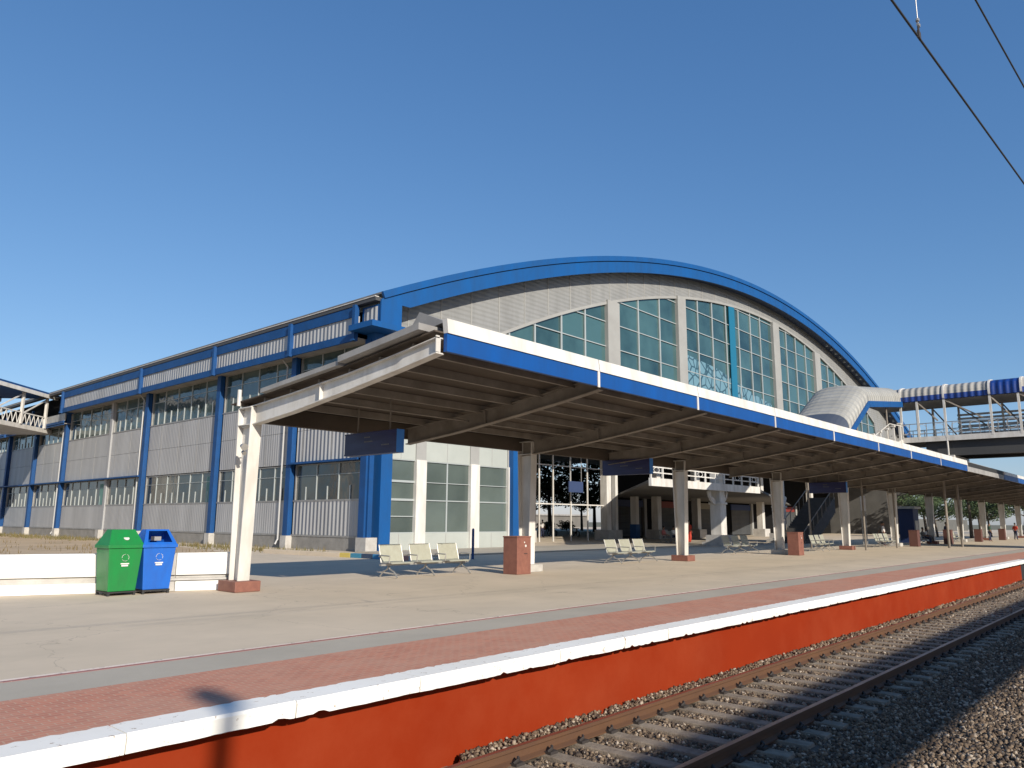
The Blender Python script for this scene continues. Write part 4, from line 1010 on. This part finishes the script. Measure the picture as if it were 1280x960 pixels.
# ------------------------------------------------------------------ overhead wires
def wire(name, label, a, b, r):
    a, b = Vector(a), Vector(b); d = b-a
    o = MB().tube([a-d*3, b+d*14], r*.8, 6).build(name, M_BLACK); tag(o, label, 'wire', 'overhead wires above the tracks'); return o
wire('overhead_wire', 'thick black contact wire with a clamp, the lower left of the two', (5.69, 1.30, 5.5), (10.05, 1.10, 5.5), .011)
wire('overhead_wire', 'thin black wire crossing the top right corner of the sky', (6.10, .83, 5.5), (7.68, .76, 5.5), .008)
dr = thing('wire_dropper', 'thin dropper and clamp rising from the thick contact wire', 'wire fitting', (6.3, 1.265, 5.5))
MB().tube([(0, 0, 0), (0, 0, 1.1)], .0035, 5).build('dropper_rod', M_STEEL, dr)
MB().box(-.03, .03, -.008, .008, -.02, .045).tube([(.0, 0, .02), (-.005, 0, .09)], .008, 6).build('clamp', M_CLIP, dr)
MB().tube([(-.02, 0, .1), (.035, 0, .115)], .011, 6).tube([(-.012, 0, .13), (.0, 0, .155)], .014, 6).tube([(.03, 0, .10), (.038, 0, .13)], .009, 6).build('ferrule', M_STEEL, dr)

# ------------------------------------------------------------------ canopy board added unseen behind the camera to throw the long shadow; lamp post
oc = thing('opposite_canopy', 'long canopy board behind the viewpoint shading the nearer rail', 'canopy', (20, -9, 0))
MB().box(-45, 65, -.12, 0, 4.62, 5.72).build('fascia_board', M_FASC, oc)
MB().add([(-45, -.15, 5.64), (65, -.15, 5.64), (65, -.8, 5.90), (-45, -.8, 5.90), (-45, -.15, 5.60), (65, -.15, 5.60), (65, -.8, 5.86), (-45, -.8, 5.86)], [(0,1,2,3),(7,6,5,4),(0,4,5,1),(1,5,6,2),(2,6,7,3),(3,7,4,0)]).build('roof_sheet', M_GREYROOF, oc)
for k in range(5):
    MB().box(-40+k*20, -39.8+k*20, -.9, -.7, 0, 5.6).build('column', M_WHITE2, oc)
lpst = thing('lamp_post', 'lamp post beyond the near platform that throws a soft shadow', 'lamp post', (-3.08, -14.0, -1.1))
MB().tube([(0, 0, 0), (0, 0, 10.9)], [.10, .085], 10).build('pole', M_STEEL, lpst)
MB().box(-.11, .11, -.28, .28, 10.95, 11.2).build('lamp_head', M_STEEL, lpst, bevel=.03)

# ================================================================== TREES
def leaf_cloud(center, rad_, n, size, mb):
    for _ in range(n):
        d = Vector((random.gauss(0, 1), random.gauss(0, 1), random.gauss(0, 1))).normalized()*rad_*random.random()**.45
        p = Vector(center)+Vector((d.x, d.y, d.z*.75)); a = Vector((random.gauss(0, 1), random.gauss(0, 1), random.gauss(0, .7))).normalized(); b = a.orthogonal().normalized()
        s_ = size*random.uniform(.6, 1.3)
        mb.add([p-a*s_, p+b*s_*.5, p+a*s_, p-b*s_*.5], [(0, 1, 2, 3)])
def tree(x, y_, h, r, label, dens=1.0, group='trees beyond the station'):
    t = thing('tree', label, 'tree', (x, y_, 0), random.uniform(0, 6), group)
    tk = MB(); lf = MB()
    lean = Vector((random.uniform(-.4, .4), random.uniform(-.4, .4), 0))
    p = [Vector((0, 0, -.1)), Vector((0, 0, h*.2))+lean*.4, Vector((0, 0, h*.42))+lean, Vector((0, 0, h*.75))+lean*1.5]
    tk.tube(p, [h*.028, h*.022, h*.017, h*.006], 8)
    for k in range(9):
        a = 6.28*k/9+random.uniform(-.3, .3); z0 = h*random.uniform(.3, .62); l = r*random.uniform(.6, 1.05)
        s0 = Vector((0, 0, z0))+lean; e_ = s0+Vector((math.cos(a)*l, math.sin(a)*l, h*random.uniform(.1, .3)))
        mid = s0.lerp(e_, .5)+Vector((0, 0, -.05*h*random.random()))
        tk.tube([s0, mid, e_], [h*.010, h*.007, h*.002], 5)
        leaf_cloud(e_, r*.38, int(120*dens), h*.028, lf); leaf_cloud(mid, r*.25, int(40*dens), h*.025, lf)
    for k in range(4): leaf_cloud(Vector((random.uniform(-.4, .4)*r, random.uniform(-.4, .4)*r, h*random.uniform(.7, .9)))+lean, r*.4, int(110*dens), h*.028, lf)
    tk.build('trunk', M_BARK, t); lf.build('crown', M_LEAF, t)
TL = [(84, 74, 12.5, 4.6, 'tall leafy tree seen through the open passage beside the blue pilaster'), (94, 76, 14, 5.2, 'broad tree seen in the middle of the open passage'),
      (103, 74, 12, 4.6, 'tree just left of the paired white columns of the passage'), (90, 86, 9, 4.6, 'low bushy tree behind the two tall ones in the passage'), (113, 84, 10, 5, 'dense low tree behind the paired white columns')]
TL += [(98, 90, 13, 5.5, 'taller tree standing behind the middle tree of the passage'), (109, 92, 11, 5, 'rounded tree far behind the right side of the passage'), (88, 96, 12, 5, 'slender tree farthest back at the left of the passage')]
for x, y_, h, r, l in TL: tree(x, y_, h, r, l, 1.0)
TR = [(118, 21, 6.0, 3.0, 'leafy tree seen below the roof between far columns'), (135, 25, 7, 3.5, 'dark tree at the far end beneath the roof edge'), (150, 22, 7.5, 3.6, 'far tree right of the last columns'), (168, 24, 9, 4.5, 'farthest tree at the right end of the platform'), (140, 34, 9, 4, 'tree behind the far end of the platform, left of the others'), (108, 25, 5.5, 2.8, 'small tree behind the kiosk at the far end'), (127, 30, 7, 3.4, 'bushy tree in the gap between the last columns'), (160, 30, 9, 4.2, 'tall tree rising behind the farthest columns')]
for x, y_, h, r, l in TR: tree(x, y_, h, r, l, 1.5)
def bush(x, y_, r_, label):
    t = thing('bush', label, 'bush', (x, y_, 0), 0, 'bushes beyond the passage'); lf = MB()
    for k in range(6): leaf_cloud((random.uniform(-.6, .6)*r_, random.uniform(-.3, .3)*r_, r_*.5), r_*.6, 90, .22, lf)
    lf.build('crown', M_LEAF, t); MB().tube([(0, 0, 0), (.1, 0, r_*.6)], [.1, .05], 6).build('stem', M_BARK, t)
for x, y_, q, l in ((83, 84, 1.8, 'dark bush at the left end of the passage'), (91, 82, 1.6, 'round bush below the middle tree of the passage'), (98, 80, 1.7, 'bush between the middle and right trees of the passage'), (106, 82, 1.9, 'bush nearest the paired white columns')): bush(x, y_, q, l)
def palm(x, y_, h, label):
    t = thing('palm_tree', label, 'palm tree', (x, y_, 0), 0, 'palm trees at the end of the platform')
    MB().tube([(0, 0, 0), (.1, 0, h*.5), (.3, .1, h)], [.22, .16, .13], 8).build('trunk', M_BARK, t)
    m = MB()
    for k in range(16):
        a = 6.28*k/16; el = random.uniform(-.2, .8); prev = None
        for j in range(7):
            u = j/6; rr = 2.4*u; z = h+math.sin(el)*2*u-1.7*u*u; c = Vector((.3+math.cos(a)*rr, .1+math.sin(a)*rr, z))
            if prev is not None:
                sd_ = Vector((-math.sin(a), math.cos(a), 0)); w_ = .45*math.sin(math.pi*min(.95, u+.08))
                m.add([prev, c, c+sd_*w_-Vector((0, 0, .25)), prev, c, c-sd_*w_-Vector((0, 0, .25))], [(0, 1, 2), (3, 4, 5)])
            prev = c
    m.build('crown', M_LEAF2, t)
palm(104, 20.5, 5.2, 'palm tree showing between the far canopy columns'); palm(126, 19, 6.2, 'taller palm tree near the right edge beneath the roof')

# ------------------------------------------------------------------ far right platform clutter
def notice(x, y_, label, m_, z=2.5):
    t = thing('notice_board', label, 'notice board', (x, y_, 0))
    for s_ in (-.45, .45): MB().tube([(s_, 0, 0), (s_, 0, z+1.1)], .04, 8).build('post', M_STEEL, t)
    MB().box(-.5, .5, -.06, -.0, z, z+1.1).build('board', m_, t)
notice(62.5, 19.5, 'white notice board on two posts beyond the fifth column', M_WHITE, 2.6)
def blue_kiosk(x, y_, label):
    t = thing('water_kiosk', label, 'kiosk', (x, y_, 0))
    MB().box(-.8, .8, -.6, .6, 0, 2.9).build('kiosk_body', mat('dark_kiosk_blue', (.01, .025, .09), .6), t); MB().box(-1, 1, -.8, .8, 2.9, 3.1).build('kiosk_roof', M_STEEL, t)
    MB().box(-.5, .5, -.64, -.6, 1.1, 1.9).build('kiosk_hatch', M_STEEL, t)
blue_kiosk(73.5, 19.2, 'blue painted kiosk under the roof behind the far columns')
fence = thing('boundary_fence', 'low dark fence line behind the far trees and benches', 'fence', (100, 44, 0))
MB().box(28, 120, 0, .2, 0, 2.6).build('fence_panel', mat('dull_fence', (.12, .12, .11), .9, noise=1, nscale=.5), fence)
hb = thing('far_house', 'low pale building behind the trees seen through the passage', 'building', (125, 135, 0))
MB().box(-20, 60, 0, 8, 0, 3.2).build('wall', mat('far_house_wall', (.16, .15, .135), .9, noise=1, nscale=.3), hb); MB().box(-20.5, 60.5, -.5, 8.5, 3.2, 3.6).build('roof', M_GREYROOF, hb)
MB().box(2, 4, -.05, 0, 1, 2.4).box(10, 12, -.05, 0, 1, 2.4).build('window', M_DGLASS, hb)

def motorbike(x, y_, rz, label, m_):
    t = thing('motorbike', label, 'motorbike', (x, y_, 0), rz, 'motorbikes parked in the passage')
    for s_ in (-.62, .62):
        MB().tube([(s_+.30*math.cos(a*math.pi/6), 0, .31+.30*math.sin(a*math.pi/6)) for a in range(13)], .045, 6, False).build('tyre', M_BLACK, t)
        MB().tube([(s_, -.05, .31), (s_, .05, .31)], .08, 8).build('hub', M_STEEL, t)
    MB().hexa([(-.45, -.12, .55), (.3, -.12, .55), (.3, .12, .55), (-.45, .12, .55)], [(-.4, -.09, .85), (.22, -.1, .9), (.22, .1, .9), (-.4, .09, .85)]).build('tank', m_, t, bevel=.03)
    MB().box(-.75, .0, -.13, .13, .84, .92).build('saddle', M_BLACK, t, bevel=.02)
    MB().tube([(.62, 0, .31), (.45, 0, .8), (.4, 0, 1.05)], .03, 6).tube([(.4, -.32, 1.08), (.4, .32, 1.08)], .02, 6).build('fork', M_STEEL, t)
    MB().tube([(.5, 0, .88), (.6, 0, .87)], [.09, .06], 8).build('headlight', M_MULL, t)
    MB().box(-.2, .2, -.14, .14, .28, .55).build('engine', M_CLIP, t)
for x, y_, a, l, q in ((66, 56, 1.1, 'red motorbike parked leftmost in the open passage', mat('bike_red', (.3, .02, .02), .4)), (69, 55.5, 1.3, 'black motorbike parked second in the passage', M_BLACK), (72, 55, 1.0, 'blue motorbike parked third in the passage', M_BLUE2), (68, 51.5, 1.2, 'grey motorbike parked nearest the paired columns', M_STEEL)): motorbike(x, y_, a, l, q)
# ================================================================== PEOPLE
SKIN = mat('skin', (.22, .12, .075), .6); HAIR = mat('black_hair', (.012, .01, .009), .5)
def skinned(name, joints, edges, m_, parent, sub=1):
    bm = bmesh.new(); lay = bm.verts.layers.skin.verify(); vs = []
    for i, (co, r) in enumerate(joints):
        v = bm.verts.new(co); v[lay].radius = (r, r) if not isinstance(r, tuple) else r; v[lay].use_root = (i == 0); vs.append(v)
    for a, b in edges: bm.edges.new((vs[a], vs[b]))
    me = bpy.data.meshes.new(name); bm.to_mesh(me); bm.free(); me.materials.append(m_)
    o = bpy.data.objects.new(name, me); C.objects.link(o); o.parent = parent
    o.modifiers.new('skin', 'SKIN'); s_ = o.modifiers.new('sub', 'SUBSURF'); s_.levels = sub; s_.render_levels = sub
    me.polygons.foreach_set('use_smooth', [True]*len(me.polygons))
    return o
def person(x, y_, rz, label, shirt, trousers, seated=False, z=0, skirt=False, group='people waiting about the station'):
    t = thing('person', label, 'person', (x, y_, z), rz, group)
    if seated:
        hip = .5; J = {'pel': (0, .12, hip), 'ch': (0, .2, hip+.38), 'nk': (0, .19, hip+.56), 'hd': (0, .16, hip+.68), 'top': (0, .16, hip+.80)}
        legs = lambda s: [(s*.1, .08, hip), (s*.13, -.34, hip+.02), (s*.13, -.38, .1), (s*.13, -.52, .04)]
        arms = lambda s: [(s*.19, .2, hip+.47), (s*.24, .1, hip+.22), (s*.14, -.14, hip+.16), (s*.12, -.22, hip+.13)]
    else:
        hip = .92; J = {'pel': (0, 0, hip), 'ch': (0, .01, hip+.38), 'nk': (0, .0, hip+.57), 'hd': (0, -.02, hip+.69), 'top': (0, -.01, hip+.81)}
        legs = lambda s: [(s*.09, 0, hip-.05), (s*.11, -.03*s, .48), (s*.11, .03+.06*s, .08), (s*.12, -.12+.06*s, .03)]
        arms = lambda s: [(s*.19, 0, hip+.47), (s*.25, .02, hip+.2), (s*.23, -.08, hip-.02), (s*.23, -.11, hip-.1)]
    js = [(J['pel'], .12), (J['ch'], (.15, .11)), (J['nk'], .052), (J['hd'], (.078, .092)), (J['top'], .065)]; es = [(0, 1), (1, 2), (2, 3), (3, 4)]
    for s in (-1, 1):
        b = len(js); js += list(zip(legs(s), (.085, .06, .042, .035))); es += [(0, b), (b, b+1), (b+1, b+2), (b+2, b+3)]
        b = len(js); js += list(zip(arms(s), (.05, .04, .028, .03))); es += [(1, b), (b, b+1), (b+1, b+2), (b+2, b+3)]
        hx, hy, hz = arms(s)[3]
        for q in range(4): js.append(((hx+(q-1.5)*.018, hy-.05-.01*(q % 2), hz-.05), .009)); es.append((b+3, len(js)-1))
        js.append(((hx-s*.03, hy-.03, hz-.01), .010)); es.append((b+3, len(js)-1))
    skinned('body', js, es, SKIN, t)
    nk = Vector(J['hd']); MB().tube([nk+Vector((0, -.095, -.005)), nk+Vector((0, -.118, -.02)), nk+Vector((0, -.09, -.03))], [.008, .014, .01], 6).build('nose', SKIN, t)
    jt = [(J['pel'], .135), (J['ch'], (.168, .125)), ((J['nk'][0], J['nk'][1], J['nk'][2]-.05), .075)]; et = [(0, 1), (1, 2)]
    for s in (-1, 1):
        b = len(jt); a = arms(s); jt += [(a[0], .068), (a[1], .055)]; et += [(1, b), (b, b+1)]
    skinned('shirt', jt, et, shirt, t)
    jl = [(J['pel'], .138)]; el = []
    for s in (-1, 1):
        b = len(jl); l = legs(s); q = .11 if skirt else .07; jl += [(l[0], .1), (l[1], q), (l[2], q if skirt else .056)]; el += [(0, b), (b, b+1), (b+1, b+2)]
    skinned('trousers' if not skirt else 'skirt', jl, el, trousers, t)
    h = Vector(J['top']); hm = MB()
    hm.tube([h+Vector((0, .03, -.1)), h+Vector((0, .03, -.03)), h+Vector((0, .015, .035)), h+Vector((0, .01, .065))], [.075, .093, .075, .02], 10)
    hm.build('hair', HAIR, t, smooth=True)
    return t
RED = mat('red_cloth', (.42, .04, .02), .8); WHT = mat('white_cloth', (.65, .63, .6), .8); NAV = mat('navy_cloth', (.02, .025, .06), .8); GRY = mat('grey_cloth', (.15, .14, .13), .8); PNK = mat('pink_cloth', (.45, .14, .13), .8); GRN = mat('dark_green_cloth', (.03, .08, .05), .8)
person(52.5, 31.0, .2, 'person in pink sitting at the left of the forecourt bench', PNK, GRY, True)
person(53.8, 30.9, 0, 'person in white top sitting in the middle of the forecourt bench', WHT, NAV, True)
person(55.0, 30.4, -.5, 'person in a red dress standing right of the forecourt bench', RED, RED, False, 0, True)
person(60.6, 17.6, .3, 'person in a white shirt standing beneath the white notice board', WHT, NAV)
person(62.0, 18.1, 2.4, 'person in dark clothes standing behind the far bench', GRY, NAV)
person(69.9, 17.1, 0, 'person in grey sitting on the bench under the footbridge', GRY, NAV, True)
person(71.2, 17.15, 0, 'person in pale clothes sitting on the bench under the footbridge', WHT, GRY, True)
person(76.5, 17.0, .8, 'person in navy standing between the far columns', NAV, GRY)
person(86.0, 15.4, .4, 'person in dark green standing near the right edge', GRN, NAV)
person(97.0, 15.0, 1.2, 'person in red standing farthest away at the right edge', RED, NAV)
for i, (x, y_, a, l, sh) in enumerate([(82.5, 70, 1, 'person in pink walking in the open passage', PNK), (79.5, 68, -1, 'person in white standing at the left of the open passage', WHT), (86, 69, 2, 'person in grey standing in the open passage by the columns', GRY), (62.5, 52, .3, 'person in red standing near the parked motorbikes', RED), (60, 49.5, 2, 'person in white standing close to the paired columns', WHT), (57.5, 52, 1, 'person in dark green by the passage frame', GRN)]):
    person(x, y_, a, l, sh, NAV)
